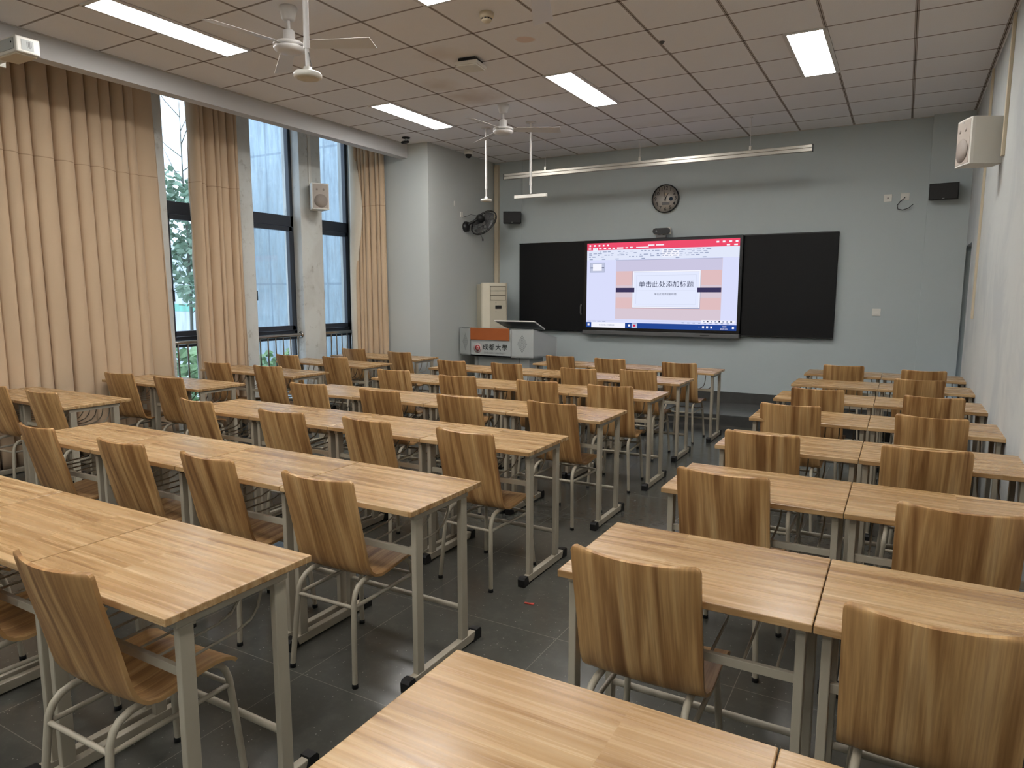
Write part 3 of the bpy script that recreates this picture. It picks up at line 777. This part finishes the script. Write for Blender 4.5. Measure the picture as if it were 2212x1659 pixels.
# ---------------------------------------------------------------- hanging rail light
t = empty('suspended_rail', (-2.95, 8.47, 3.19), 0, 'long two-channel aluminium rail hung on three wires before the front wall', 'rail')
MB().rng(-1.965, 1.965, -.022, .022, .003, .036, .003).build('upper_channel', M['alu'], t)
MB().rng(-1.965, 1.965, -.026, .026, -.037, .001, .003).build('lower_channel', M['alu'], t)
for sx in (-1, 1): MB().rng(sx*1.968-.004, sx*1.968+.004, -.028, .028, -.039, .038, .001).build('end_cap', M['black'], t)
for x in (-4.286, -2.972, -1.650):
    w_ = MB().tube([(x+2.95, 0, .05), (x+2.95, 0, HC-3.19)], .0028, 6).tube([(x+2.95, 0, HC-3.195), (x+2.95, 0, HC-3.19)], .016, 12).build('hanging_wire', M['whitemetal'], t)
    MB().rng(x+2.95-.014, x+2.95+.014, -.012, .012, .034, .085, .002).build('clamp', M['alu'], w_)

# ---------------------------------------------------------------- ceiling fans
def fan(x, y, zb, ang, label, parts=True):
    t = empty('ceiling_fan', (x, y, HC), 0, label, 'ceiling fan', 'white ceiling fans')
    MB().lathe([(0, 0), (.060, 0), (.062, -.012), (.045, -.085), (.030, -.092), (0, -.092)], n=24).build('canopy', M['whitemetal'], t)
    MB().tube([(0, 0, -.09), (0, 0, zb-HC+.06)], .011, 12).build('downrod', M['whitemetal'], t)
    m = MB(); q = zb-HC
    m.lathe([(0, .105), (.030, .105), (.040, .098), (.042, .03), (.050, .025), (.095, .020), (.112, .008), (.112, -.002), (.100, -.006), (.100, -.012), (.110, -.016), (.106, -.030), (.080, -.045), (.03, -.052), (0, -.053)], (0, 0, q), 36)
    m.build('motor', M['whitemetal'], t)
    MB().lathe([(.1005, 0), (.1035, 0), (.1035, -.005), (.1005, -.005)], (0, 0, q-.0075), 36, caps=False).build('trim_ring', M['chrome'], t)
    for k in range(3):
        a = R(ang+120*k); b = MB(); vs = []; fs = []
        for s_, wd, dz in ((.085, .025, 0), (.13, .030, 0), (.16, .052, 0), (.40, .058, -.004), (.61, .066, -.008)):
            for sg in (-1, 1):
                for th in (.0012, -.0012):
                    tw = -.22*(sg*wd)
                    vs.append((s_+(.012 if sg > 0 and s_ > .6 else 0), sg*wd, tw+dz+th))
        for i in range(4):
            o = i*4
            fs += [(o, o+4, o+6, o+2), (o+1, o+3, o+7, o+5), (o, o+1, o+5, o+4), (o+2, o+6, o+7, o+3)]
        fs += [(0, 2, 3, 1), (16, 17, 19, 18)]
        mt = Matrix.Translation((0, 0, q+.002)) @ Matrix.Rotation(a, 4, 'Z')
        b.add([mt @ Vector(v) for v in vs], fs, 0, False); b.build('blade', M['whitemetal'], t)
    return t
fan(-3.918, 3.703, 3.335, 22, 'white three-blade ceiling fan between the left light panels, nearer one')
fan(-3.865, 6.629, 3.335, 27, 'white three-blade ceiling fan further off, above the lectern side')
fan(-1.90, 3.64, 3.335, -6, 'white ceiling fan mostly above the picture, one blade tip showing')

# ---------------------------------------------------------------- hanging microphones
def micpole(x, y, zt, label, disc=True, group=None, ang=0):
    t = empty('hanging_microphone', (x, y, HC), ang, label, 'microphone', group); H = zt-HC
    MB().lathe([(0, 0), (.062, 0), (.062, -.008), (.03, -.012), (0, -.012)], n=24).build('ceiling_plate', M['whitemetal'], t)
    p = MB().tube([(0, 0, -.01), (0, 0, H+.17)], .0145, 14).tube([(0, 0, H+.17), (0, 0, H+.13)], .0165, 14).build('pole', M['whitemetal'], t)
    MB().tube([(0, 0, H+.13), (0, 0, H+.03)], .0105, 12).build('lower_tube', M['whitemetal'], t)
    if disc:
        MB().lathe([(0, .040), (.020, .040), (.026, .016), (.066, .012), (.071, .004), (.071, -.010), (.062, -.016), (0, -.016)], (0, 0, H), 32).build('pickup_disc', M['white'], t)
        MB().lathe([(.0, -.0175), (.055, -.0175), (.055, -.014)], (0, 0, H), 32).lathe([(.034, -.019), (.037, -.019), (.037, -.016), (.034, -.016)], (0, 0, H), 32).build('grille', M['cream'], t)
        MB().tube([(.012, 0, H+.11), (.03, -.01, H+.07), (.035, 0, H+.02)], .002, 6).build('cable', M['grey'], t)
    else:
        MB().rng(-.215, .215, -.02, .02, -.018, .02, .004).build('microphone_bar', M['white'], t).location = (0, 0, H)
    return t
micpole(-2.75, 2.716, 2.705, 'white disc microphone on the nearest hanging pole beside the near fan')
micpole(-4.569, 7.42, 2.735, 'white disc microphone on a slim pole near the corner, beyond the far fan')
micpole(-3.963, 7.446, 2.745, 'white bar-shaped microphone on a slim pole before the hanging rail', False)

# ---------------------------------------------------------------- small things on the ceiling
t = empty('smoke_detector', (-2.751, 4.48, HC), 0, 'round cream smoke detector on the ceiling between middle light panels', 'smoke detector')
MB().lathe([(0, 0), (.052, 0), (.053, -.028), (.046, -.036), (0, -.036)], n=28).build('base', M['cream'], t)
MB().lathe([(0, -.036), (.036, -.036), (.038, -.05), (.030, -.060), (0, -.062)], n=28).build('sensor_head', M['cream'], t)
s = MB()
for k in range(10):
    a = 2*PI*k/10; s.box((.037*math.cos(a), .037*math.sin(a), -.044), (.004, .014, .009), (0, 0, a))
s.build('vent_slots', M['black'], t)
t = empty('wireless_access_point', (-3.40, 5.27, HC), R(8), 'square white access point hanging slightly off the ceiling tile', 'access point')
MB().prism([(-.105, -.105), (.105, -.105), (.105, .105), (-.105, .105)], -.062, -.035).box((0, 0, -.066), (.19, .19, .012), bev=.005).build('housing', M['white'], t)
MB().rng(-.08, .08, -.08, .08, -.035, -.002).build('mount', M['black'], t)
t = empty('security_camera', (-5.751, 7.361, HC), R(-20), 'small black swivel camera on the ceiling by the column', 'camera')
MB().lathe([(0, 0), (.055, 0), (.05, -.012), (.02, -.018), (0, -.018)], n=24).build('ceiling_disc', M['black'], t)
MB().tube([(.01, 0, -.015), (-.005, 0, -.045)], .014, 12).build('neck', M['lgrey'], t)
MB().lathe([(0, .014), (.045, .010), (.056, -.002), (.050, -.014), (0, -.02)], (-.008, -.01, -.055), 24, rot=(.35, .25, 0)).build('camera_head', M['black'], t)
t = empty('dome_camera', (-5.489, 8.439, HC), 0, 'white dome camera with dark bowl on the ceiling near the trunking', 'camera')
MB().lathe([(0, 0), (.062, 0), (.062, -.05), (.055, -.056), (0, -.056)], n=28).build('housing', M['white'], t)
MB().lathe([(.046, -.056), (.045, -.075), (.032, -.096), (.012, -.106), (0, -.107)], n=28, caps=False).build('dome', M['black'], t)
tag(MB().lathe([(0, 0), (.022, 0), (.02, -.006), (.008, -.02), (0, -.022)], (-1.822, 5.654, HC), 16).build('sprinkler', M['grey']), 'tiny dark sprinkler head on the ceiling beside a grid line', 'sprinkler')

# ---------------------------------------------------------------- projector on the beam
t = empty('projector', (-5.70, 2.79, 3.27), 0, 'white boxy projector fixed to the beam at the top left', 'projector')
MB().rng(-.15, .16, -.08, .08, .012, .122, .010).build('body', M['white'], t)
MB().rng(-.12, .135, -.086, -.0805, .03, .105, .004).build('recessed_face', M['lgrey'], t)
MB().rng(-.13, .13, -.07, .07, .0, .014, .006).build('underside', M['cream'], t)
MB().rng(.1605, .162, -.045, .035, .03, .10).build('sticker', M['lgrey'], t)
s = MB()
for k in range(4): s.rng(.1622, .1628, -.01+.009*k, -.006+.009*k, .045+.008*(k % 2), .09)
s.build('sticker_print', M['grey'], t)
MB().lathe([(0, 0), (.007, 0), (.007, .002), (0, .002)], (.11, -.0865, .075), 12, rot=RX).build('lens_port', M['black'], t)
MB().rng(-.30, -.12, -.03, .03, .02, .06, .004).rng(-.302, -.29, -.06, .06, -.0, .12, .002).build('mounting_arm', M['white'], t)

# ---------------------------------------------------------------- loudspeakers
def white_speaker(loc, rz, label, sc_=1.0, tilt=0):
    t = empty('loudspeaker', loc, rz, label, 'loudspeaker'); a = .105*sc_; hh = .15*sc_; dp = .19*sc_
    # tapered cabinet with a bowed front, front towards local -Y
    poly = [(-a, -.0), (-a*.97, -.02)]+[(-a*.9+a*1.8*i/6, -.026-.006*math.sin(PI*i/6)) for i in range(7)]+[(a*.97, -.02), (a, 0), (a*.72, dp), (-a*.72, dp)]
    m = MB(); m.prism(poly, -hh, hh); m.build('cabinet', M['white'], t)
    g = [(-a*.86+a*1.72*i/8, -.0285-.006*math.sin(PI*i/8)) for i in range(9)]; gp = g+[(x, y+.003) for x, y in reversed(g)]
    gr = MB().prism(gp, -hh*.93, hh*.93).build('grille', M['spkgrille'], t)
    MB().lathe([(0, 0), (a*.74, 0), (a*.74, .004), (0, .004)], (0, -.0315, -hh*.36), 28, rot=RX).build('woofer', M['spkdark'], t)
    for sx in (-.4, .35): MB().lathe([(0, 0), (.014, 0), (.014, .002), (0, .002)], (sx*a, -.0335, hh*.52), 16, rot=RX).build('tweeter', M['spkdark'], t)
    MB().rng(-.012, .012, -.036, -.034, hh*.83, hh*.88).build('badge', M['lgrey'], t)
    MB().tube([(a*.4, dp, hh*.5), (a*.45, dp+.02, 0), (a*.35, dp, -hh*.6)], .004, 6).build('cable', M['black'], t)
    return t
t = white_speaker((-6.72, 6.775, 2.845), R(60), 'white loudspeaker on the window pier between middle and far windows', 1.1)
MB().rng(-.02, .02, .19, .265, -.12, .12, .003).build('bracket', M['white'], t)
t = white_speaker((.345, 6.50, 2.745), R(-70), 'white loudspeaker on the right wall high beside the trunking', 1.15)
MB().rng(-.02, .02, .20, .235, -.13, .13, .003).build('bracket', M['white'], t)
def black_speaker(loc, rz, label, wd, hh, dp, tilt, br):
    t = empty('loudspeaker', loc, rz, label, 'loudspeaker'); t.rotation_euler = (tilt, 0, rz)
    poly = [(-wd/2, 0), (-wd/2+.01, -.01), (wd/2-.01, -.01), (wd/2, 0), (wd/2*.86, dp), (-wd/2*.86, dp)]
    MB().prism(poly, -hh/2, hh/2).build('cabinet', M['black'], t)
    MB().rng(-wd/2+.004, wd/2-.004, -.018, -.008, -hh/2+.004, hh/2-.004, .006).build('grille', M['blackrubber'], t)
    MB().rng(-.012, .012, -.0195, -.018, -hh/2+.012, -hh/2+.017).build('badge', M['lgrey'], t)
    MB().rng(-.02, .02, dp-.01, dp+br, -.03, .03, .003).build('bracket', M['black'], t)
    return t
black_speaker((-5.235, 9.245, 2.733), R(28), 'black loudspeaker on the front wall by the corner trunking', .27, .175, .13, 0, .04)
black_speaker((.31, 9.205, 2.725), R(-5), 'black loudspeaker on the front wall at the far right corner', .285, .18, .11, R(4), .03)

# ---------------------------------------------------------------- wall fan on the column face
FB = Vector((-5.66, 8.60, 2.58))
t = empty('wall_fan', FB, 0, 'black caged fan mounted on the column face, tilted downward', 'fan')
MB().lathe([(0, 0), (.075, 0), (.078, .02), (.06, .05), (.03, .058), (0, .058)], (0, 0, -.02), 24, rot=(0, HALF, 0)).rng(0, .05, -.05, .05, -.09, .05, .015).build('wall_base', M['black'], t)
MB().tube([(.04, 0, .0), (.10, .02, .04), (.19, .055, .09)], .018, 12).build('arm', M['black'], t)
nrm = Vector((.15, .80, -.57)).normalized(); qf = nrm.to_track_quat('Z', 'Y').to_matrix()
hc = Vector((.22, .15, .05))
MB().lathe([(0, -.14), (.035, -.135), (.055, -.11), (.058, -.06), (.05, -.03), (0, -.03)], hc, 24, rot=qf).build('motor', M['black'], t)
s = MB()
def ring(r, z, th, n=40): s.tube([hc+qf @ Vector((r*math.cos(2*PI*k/n), r*math.sin(2*PI*k/n), z)) for k in range(n)], th, 6, closed=True)
ring(.215, .02, .0075); ring(.215, .0, .005); ring(.15, .062, .002); ring(.05, .078, .003); ring(.13, -.035, .002); ring(.06, -.05, .002)
for k in range(36):
    a = 2*PI*k/36; c, s__ = math.cos(a), math.sin(a)
    s.tube([hc+qf @ Vector((r*c, r*s__, z)) for r, z in ((.05, .078), (.12, .070), (.18, .05), (.215, .02))], .0011, 4, caps=False)
    s.tube([hc+qf @ Vector((r*c, r*s__, z)) for r, z in ((.055, -.05), (.13, -.035), (.19, -.01), (.215, .0))], .0011, 4, caps=False)
s.build('cage', M['black'], t)
s = MB()
for k in range(4):
    a0 = 2*PI*k/4; n = 7; vs = []; fs = []
    for i in range(n):
        u = i/(n-1)
        for r in (.03, .08, .13, .185):
            a = a0+(u-.5)*1.1+r*1.5; vs.append(hc+qf @ Vector((r*math.cos(a), r*math.sin(a), .012+.03*(u-.5)-.0)))
    for i in range(n-1):
        for j in range(3): fs.append((i*4+j, i*4+j+1, (i+1)*4+j+1, (i+1)*4+j))
    s.add(vs, fs, 0, True)
o = s.build('blades', M['grey'], t); md = o.modifiers.new('thickness', 'SOLIDIFY'); md.thickness = .003
MB().tube([(.15, .08, .14), (.10, .0, .15), (.05, -.03, .13), (.01, -.04, .12)], .003, 6).build('power_cable', M['black'], t)
MB().tube([(.20, .10, -.05), (.20, .11, -.13), (.22, .13, -.19)], .002, 6).lathe([(0, .0), (.008, 0), (.010, -.03), (0, -.035)], (.222, .132, -.19), 10).build('pull_cord', M['black'], t)
def plate(name, c, size, axis, label, mats=None, cat='wall plate', dot=None, depth=.01):
    m = MB()
    if axis == 'y': m.box((c[0], c[1]-depth/2, c[2]), (size[0], depth, size[1]), bev=.002)
    else: m.box((c[0]+depth/2, c[1], c[2]), (depth, size[0], size[1]), bev=.002)
    return tag(m.build(name, mats or M['white']), label, cat)
plate('wall_socket', (-5.66, 8.50, 2.725), (.06, .075), 'x', 'small white socket on the column face just above the fan', None, 'socket')
plate('wall_hook', (-5.66, 8.318, 2.86), (.02, .07), 'x', 'thin white hook plate on the column face left of the fan', None, 'hook')
o = plate('socket_plate', (-.241, YF, 2.715), (.085, .085), 'y', 'square white wall plate with a dark hole, high right of the clock', None, 'wall plate')
MB().lathe([(0, 0), (.007, 0), (.007, .002), (0, .002)], (-.241, YF-.0095, 2.715), 12, rot=RX).build('hole', M['black'], o)
o = plate('cable_outlet', (-.065, YF, 2.72), (.09, .085), 'y', 'square white wall plate with a black cable hanging from it', None, 'wall plate')
MB().tube([(-.065, YF-.012, 2.715), (-.075, YF-.03, 2.695), (-.115, YF-.035, 2.66), (-.14, YF-.03, 2.62), (-.13, YF-.03, 2.58), (-.08, YF-.035, 2.565), (-.02, YF-.04, 2.585), (.025, YF-.045, 2.625)], .0045, 8).build('cable', M['black'], o)
o = plate('light_switch', (-.279, YF, 1.37), (.092, .088), 'y', 'white light switch on the front wall right of the blackboard', None, 'switch')
MB().box((-.279, YF-.012, 1.37), (.062, .006, .05), bev=.002).build('rocker', M['white'], o)

# ---------------------------------------------------------------- standing air conditioner
t = empty('air_conditioner', (-5.425, 8.963, .13), R(49), 'tall cream floor-standing air conditioner in the front left corner', 'air conditioner')
W2, D2, H2 = .20, .14, 1.62
MB().rng(-W2, W2, -D2+.035, D2, 0, H2-.02, .008).build('cabinet', M['ac'], t)
pol = [(-W2, -D2+.04), (-W2+.012, -D2+.012), (-W2+.11, -D2-.015), (W2-.03, -D2-.015), (W2, -D2+.01), (W2, -D2+.04)]
MB().prism(pol, .02, H2).build('front_cover', M['aclite'], t)
MB().rng(-W2+.115, W2-.03, -D2-.019, -D2-.013, .10, H2-.05).build('front_panel', M['ac'], t)
MB().rng(-W2+.120, W2-.035, -D2-.022, -D2-.018, H2-.262, H2-.048).build('louvre_shade_plate', plain('louvre_shadow_gap', (96, 88, 72), .6), t)  # flat dark plate; shade between the louvres is put into its colour
for k in range(3): MB().rng(-W2+.125, W2-.04, -D2-.030, -D2-.0215, H2-.118-k*.069, H2-.056-k*.069, .003).build('louvre', M['ac'], t)
MB().rng(-W2+.20, W2-.10, -D2-.0225, -D2-.018, H2-.385, H2-.335, .002).build('display_window', M['black'], t)
MB().rng(-.0, .02, -D2-.0205, -D2-.018, H2-.30, H2-.295).rng(0, .02, -D2-.0205, -D2-.018, H2-.43, H2-.425).build('small_marks', M['grey'], t)

# ---------------------------------------------------------------- lectern
LX, LY = -4.98, 8.42
t = empty('lectern', (LX, LY, .13), 0, 'grey steel multimedia lectern with reddish wood panel and university crest', 'lectern')
z0, z1 = .575, .975
def LP(p): return (p[0]-LX, p[1]-LY)
A, B, C_, D_, E_, F_ = (-5.63, 8.39), (-5.36, 8.27), (-4.70, 8.27), (-4.385, 8.34), (-4.30, 8.90), (-5.60, 8.60)
MB().prism([LP(p) for p in (A, B, C_, D_, E_, F_)], z0, z0+.02).build('body_base', M['lgrey'], t)
def slab(p, q, za, zb, zc=None, zd=None, th=.012):
    """upright sheet from p to q; top may slope from zb at p to zc at q"""
    p = Vector((*LP(p), 0)); q = Vector((*LP(q), 0)); d = (q-p).normalized(); n = Vector((d.y, -d.x, 0))*th
    zc = zb if zc is None else zc
    vs = [p+Vector((0, 0, za)), q+Vector((0, 0, za)), q+Vector((0, 0, zc)), p+Vector((0, 0, zb))]; vs = vs+[v-n for v in vs]
    m = MB(); m.add(vs, [(0, 1, 2, 3), (7, 6, 5, 4), (0, 4, 5, 1), (1, 5, 6, 2), (2, 6, 7, 3), (3, 7, 4, 0)]); return m
slab(A, B, z0, z1).build('side_wing', M['lgrey'], t)
slab(C_, D_, z0, z1).build('side_wing', M['lgrey'], t)
fp = slab(B, C_, z0, z1).build('front_panel', M['lgrey'], t)
slab(D_, E_, z0, z1, z1-.14).build('side_panel', M['lgrey'], t)
slab(F_, A, z0, z1-.14, z1).build('side_panel', M['lgrey'], t)
slab(E_, F_, z0, z1-.15).build('back_panel', M['lgrey'], t)
m = MB(); tp = [(*LP(A), z1), (*LP(B), z1), (*LP(C_), z1), (*LP(D_), z1), (*LP(E_), z1-.14), (*LP(F_), z1-.14)]
m.add(tp+[(x, y, z-.012) for x, y, z in tp], [(0, 1, 2, 3), (0, 3, 4, 5), (6, 9, 8, 7), (6, 11, 10, 9)]+[(i, (i+1) % 6, 6+(i+1) % 6, 6+i) for i in range(6)])
m.build('sloping_top', M['lgrey'], t)
yb = LP(B)[1]
MB().rng(LP(B)[0]+.0, LP(C_)[0]-.02, yb-.016, yb-.002, z1-.165, z1+.004, .003).build('wood_panel', M['redwood'], t)
# crest and writing on the front panel
s = MB(); cx, cz = LP(B)[0]+.115, z0+.115
s.lathe([(0, 0), (.068, 0), (.068, .0015), (0, .0015)], (cx, yb-.0005, cz), 36, mi=1, rot=RX)
s.lathe([(0, 0), (.062, 0), (.062, .0022), (0, .0022)], (cx, yb-.0005, cz), 36, mi=2, rot=RX)
s.lathe([(0, 0), (.042, 0), (.042, .0030), (0, .0030)], (cx, yb-.0005, cz+.004), 36, mi=0, rot=RX)
s.lathe([(0, 0), (.022, 0), (.022, .0036), (0, .0036)], (cx, yb-.0005, cz+.010), 24, mi=1, rot=RX)
s.box((cx, yb-.0026, cz-.012), (.040, .002, .022), mi=1)
s.box((cx, yb-.0036, cz+.010), (.012, .002, .014), mi=0)
for k in range(5):
    a = R(-150+30*k); s.box((cx+.053*math.cos(a), yb-.003, cz+.053*math.sin(a)), (.007, .0015, .007), mi=0)
s.build('crest', [M['darkred'], M['pink'], M['lgrey']], fp)['label'] = 'round dark red crest'
s = MB(); mx = lambda x, z: Matrix.Translation((x, yb-.002, z)) @ Matrix.Rotation(HALF, 4, 'X')
for i, ch in enumerate('成都大學'): text_mesh(s, ch, .094, mx(LP(B)[0]+.245+.105*i, z0+.130), 0, bold=.0012)
text_mesh(s, 'CHENGDU UNIVERSITY', .0365, mx(LP(B)[0]+.398, z0+.052), 1, squash=.93)
s.build('writing', [M['ink'], M['inkgrey']], fp)['label'] = 'black university name in Chinese over small English letters'
def diamond(p, q, name='vent_holes'):
    p = Vector((*LP(p), 0)); q = Vector((*LP(q), 0)); d = (q-p); L = d.length; d.normalize(); n = Vector((d.y, -d.x, 0)); c = (p+q)/2
    m = MB(); nn = 6
    for i in range(-nn, nn+1):
        for j in range(-nn, nn+1):
            u = (i+j)*.5*.0165; v = (i-j)*.5*.030
            if abs(i) > nn-2 or abs(j) > nn-2: continue
            o = c+d*u+n*.0008+Vector((0, 0, (z0+z1)/2-.005+v)); a = .0042; bb = .0085
            m.add([o-d*a, o-Vector((0, 0, bb)), o+d*a, o+Vector((0, 0, bb))], [(0, 1, 2, 3)])
    return m
diamond(A, B).build('vent_holes', M['inkgrey'], t); diamond(C_, D_).build('vent_holes', M['inkgrey'], t)
for P_, s_ in ((B, -1), (C_, 1)):
    m = MB()
    for k in range(26): m.box((LP(P_)[0]-s_*-.004, LP(P_)[1]-.002, z0+.02+k*.0145), (.014, .002, .006), (0, .6, 0))
    m.build('edge_braid', M['inkgrey'], t)
MB().prism([(-.40, -.02), (.50, -.02), (.50, .40), (.1, .40), (-.40, .16)], 0, z0).build('pedestal', M['lgrey'], t)
MB().rng(-.345, -.338, -.024, -.018, .02, z0-.01).rng(.34, .347, -.024, -.018, .02, z0-.01).build('pedestal_seam', M['grey'], t)
# monitor leaning over the desk top: upper edge to the room
m = MB(); c = [(-.02+.0, -.10, 1.075), (.62, -.10, 1.075), (.60, .26, z1-.02), (-.0, .26, z1-.02)]
T_ = Vector((0, .25, .9)).normalized()*.022
ms = empty('monitor', (LX+.31, LY+.08, .13+1.0), 0, 'slim white-edged monitor leaning on the lectern top', 'monitor')
def PM(x, y, z): return Vector((x-.31, y-.08, z-1.0))
ts = [PM(*p) for p in c]; nrm = (ts[1]-ts[0]).cross(ts[3]-ts[0]).normalized()*.016
def quadbox(q, off, nv): return [v+off for v in q]+[v+off+nv for v in q]
BX = [(0, 1, 2, 3), (7, 6, 5, 4), (0, 4, 5, 1), (1, 5, 6, 2), (2, 6, 7, 3), (3, 7, 4, 0)]
m = MB(); m.add(quadbox(ts, Vector((0, 0, 0)), nrm), BX); m.build('frame', M['white'], ms)
ce = sum(ts, Vector())/4; ins = [ce+(v-ce)*.955 for v in ts]
m = MB(); m.add(quadbox(ins, -nrm*.12, nrm*.1), BX); m.build('back_cover', M['bezel'], ms)
m = MB(); m.add(quadbox(ins, nrm*1.02, nrm*.06), BX); m.build('screen_glass', M['black'], ms)

# ---------------------------------------------------------------- litter on the floor
tag(MB().box((0, 0, .003), (.05, .012, .005), (0, .03, .15), .001).box((.01, .008, .003), (.03, .010, .004), (0, 0, .5), .001).build('paper_scrap', M['scrap'], loc=(-1.581, 2.974, 0)), 'tiny red scrap lying on the grey floor in the aisle', 'scrap')

# ================================================================= OUTSIDE
struct(MB().rng(-40, XW-.33, -10, 30, -.35, -.25).build('ground', plain('outside_paving', (196, 204, 206), .8)))
def panel_mat():
    t = NT('concrete_panels'); g = t.n('ShaderNodeNewGeometry').outputs['Position']; s = t.n('ShaderNodeSeparateXYZ'); t.l(g, s.inputs[0])
    def dist(v, o, p):
        u = t.math('DIVIDE', t.math('SUBTRACT', v, o), p); return t.math('MULTIPLY', t.math('ABSOLUTE', t.math('SUBTRACT', u, t.math('ROUND', u))), p)
    d = t.math('MINIMUM', dist(s.outputs[0], -9.72, 1.35), dist(s.outputs[2], 3.95, 2.2))
    n1 = noise(t, mapping(t, g, (3, 3, .5)), 1.6, 6, .65); n2 = noise(t, g, 9, 5, .7)
    col = t.mix(n1, lin((146, 166, 180)), lin((182, 198, 206))); col = t.mix(t.ramp(n2, [(.55, 0.0), (.72, .4)]), col, lin((206, 216, 220)))
    col = t.mix(t.math('MULTIPLY', t.math('LESS_THAN', d, .018), .5), col, lin((120, 136, 150)))
    t.bsdf(col, .6); return t.m
tag(MB().rng(-10.95, -7.3, 8.55, 9.0, -.25, 7.0).build('building_wing', panel_mat()), 'pale blue-grey concrete panel building wing outside the windows', 'building')
def leaves(mb, c, rad, n, size, seed, squash=(1, 1, 1)):
    rd = random.Random(seed)
    for _ in range(n):
        while True:
            p = Vector((rd.uniform(-1, 1), rd.uniform(-1, 1), rd.uniform(-1, 1)))
            if p.length < 1: break
        p = Vector((p.x*rad*squash[0], p.y*rad*squash[1], p.z*rad*squash[2]))+Vector(c)
        e = Euler((rd.uniform(-1, 1), rd.uniform(-1, 1), rd.uniform(0, 6.3))).to_matrix(); L = size*rd.uniform(.7, 1.3); w_ = L*.36
        pts = [(0, 0, 0), (w_, L*.35, .01), (w_*.7, L*.75, 0), (0, L, -.02), (-w_*.7, L*.75, 0), (-w_, L*.35, .01)]
        mb.add([p+e @ Vector(q) for q in pts], [(0, 1, 2, 3), (0, 3, 4, 5)])
def tree(x, y, label):
    t = empty('tree', (x, y, -.25), 0, label, 'tree'); rd = random.Random(11)
    s = MB(); s.tube([(0, 0, 0), (.03, .02, 1.4), (0, .06, 2.6), (.05, .0, 3.6), (.02, .03, 4.9)], [.03, .026, .02, .012, .004], 8)
    for k in range(16):
        z = 1.5+k*.21; a = k*2.4; L = .75-.02*k
        s.tube([(.02, .03, z), (.02+L*.5*math.cos(a), .03+L*.5*math.sin(a), z+.2), (.02+L*math.cos(a), .03+L*math.sin(a), z+.5)], [.009, .006, .0025], 5)
    s.build('trunk', plain('tree_bark', (110, 112, 104), .8), t)
    m = MB()
    for k in range(9):
        z = 1.9+k*.21; a = k*2.1; leaves(m, (.34*math.cos(a), .34*math.sin(a), z), .36, 120, .13, 20+k)
    o = m.build('foliage', leaf_mat('tree_leaves', (120, 150, 130), (160, 186, 160)), t); o['kind'] = 'stuff'
tree(-10.35, 7.35, 'slender leafy tree with bare top twigs outside the first window')
def bush(x, y, rad, label, a=(110, 150, 110), b=(176, 206, 150), seed=3, n=420):
    t = empty('shrub', (x, y, -.25), 0, label, 'shrub')
    MB().tube([(0, 0, 0), (.02, 0, .35)], .02, 6).tube([(0, 0, 0), (-.1, .05, .4)], .015, 6).build('stem', plain('shrub_stem', (96, 90, 74), .8), t)
    m = MB(); leaves(m, (0, 0, .62), rad, n, .15, seed, (1, 1, .8)); m.build('foliage', leaf_mat('shrub_leaves', a, b), t)['kind'] = 'stuff'
bush(-9.25, 6.35, .55, 'bushy green shrub beyond the railing of the first window')
bush(-8.35, 7.15, .40, 'low green shrub at the foot of the middle window outside', seed=8, n=240)
bush(-8.6, 8.02, .36, 'small green shrub against the wing wall outside the far window', seed=9, n=240)
tag(MB().rng(-26, -15, 12, 12.5, -.25, 2.9).rng(-26, -15, 11.99, 12, 1.1, 1.3, mi=1).build('garden_wall', [plain('pale_wall', (196, 206, 216), .7), plain('teal_stripe', (120, 190, 170), .6)]), 'pale low building with a teal band far outside the first window', 'building')
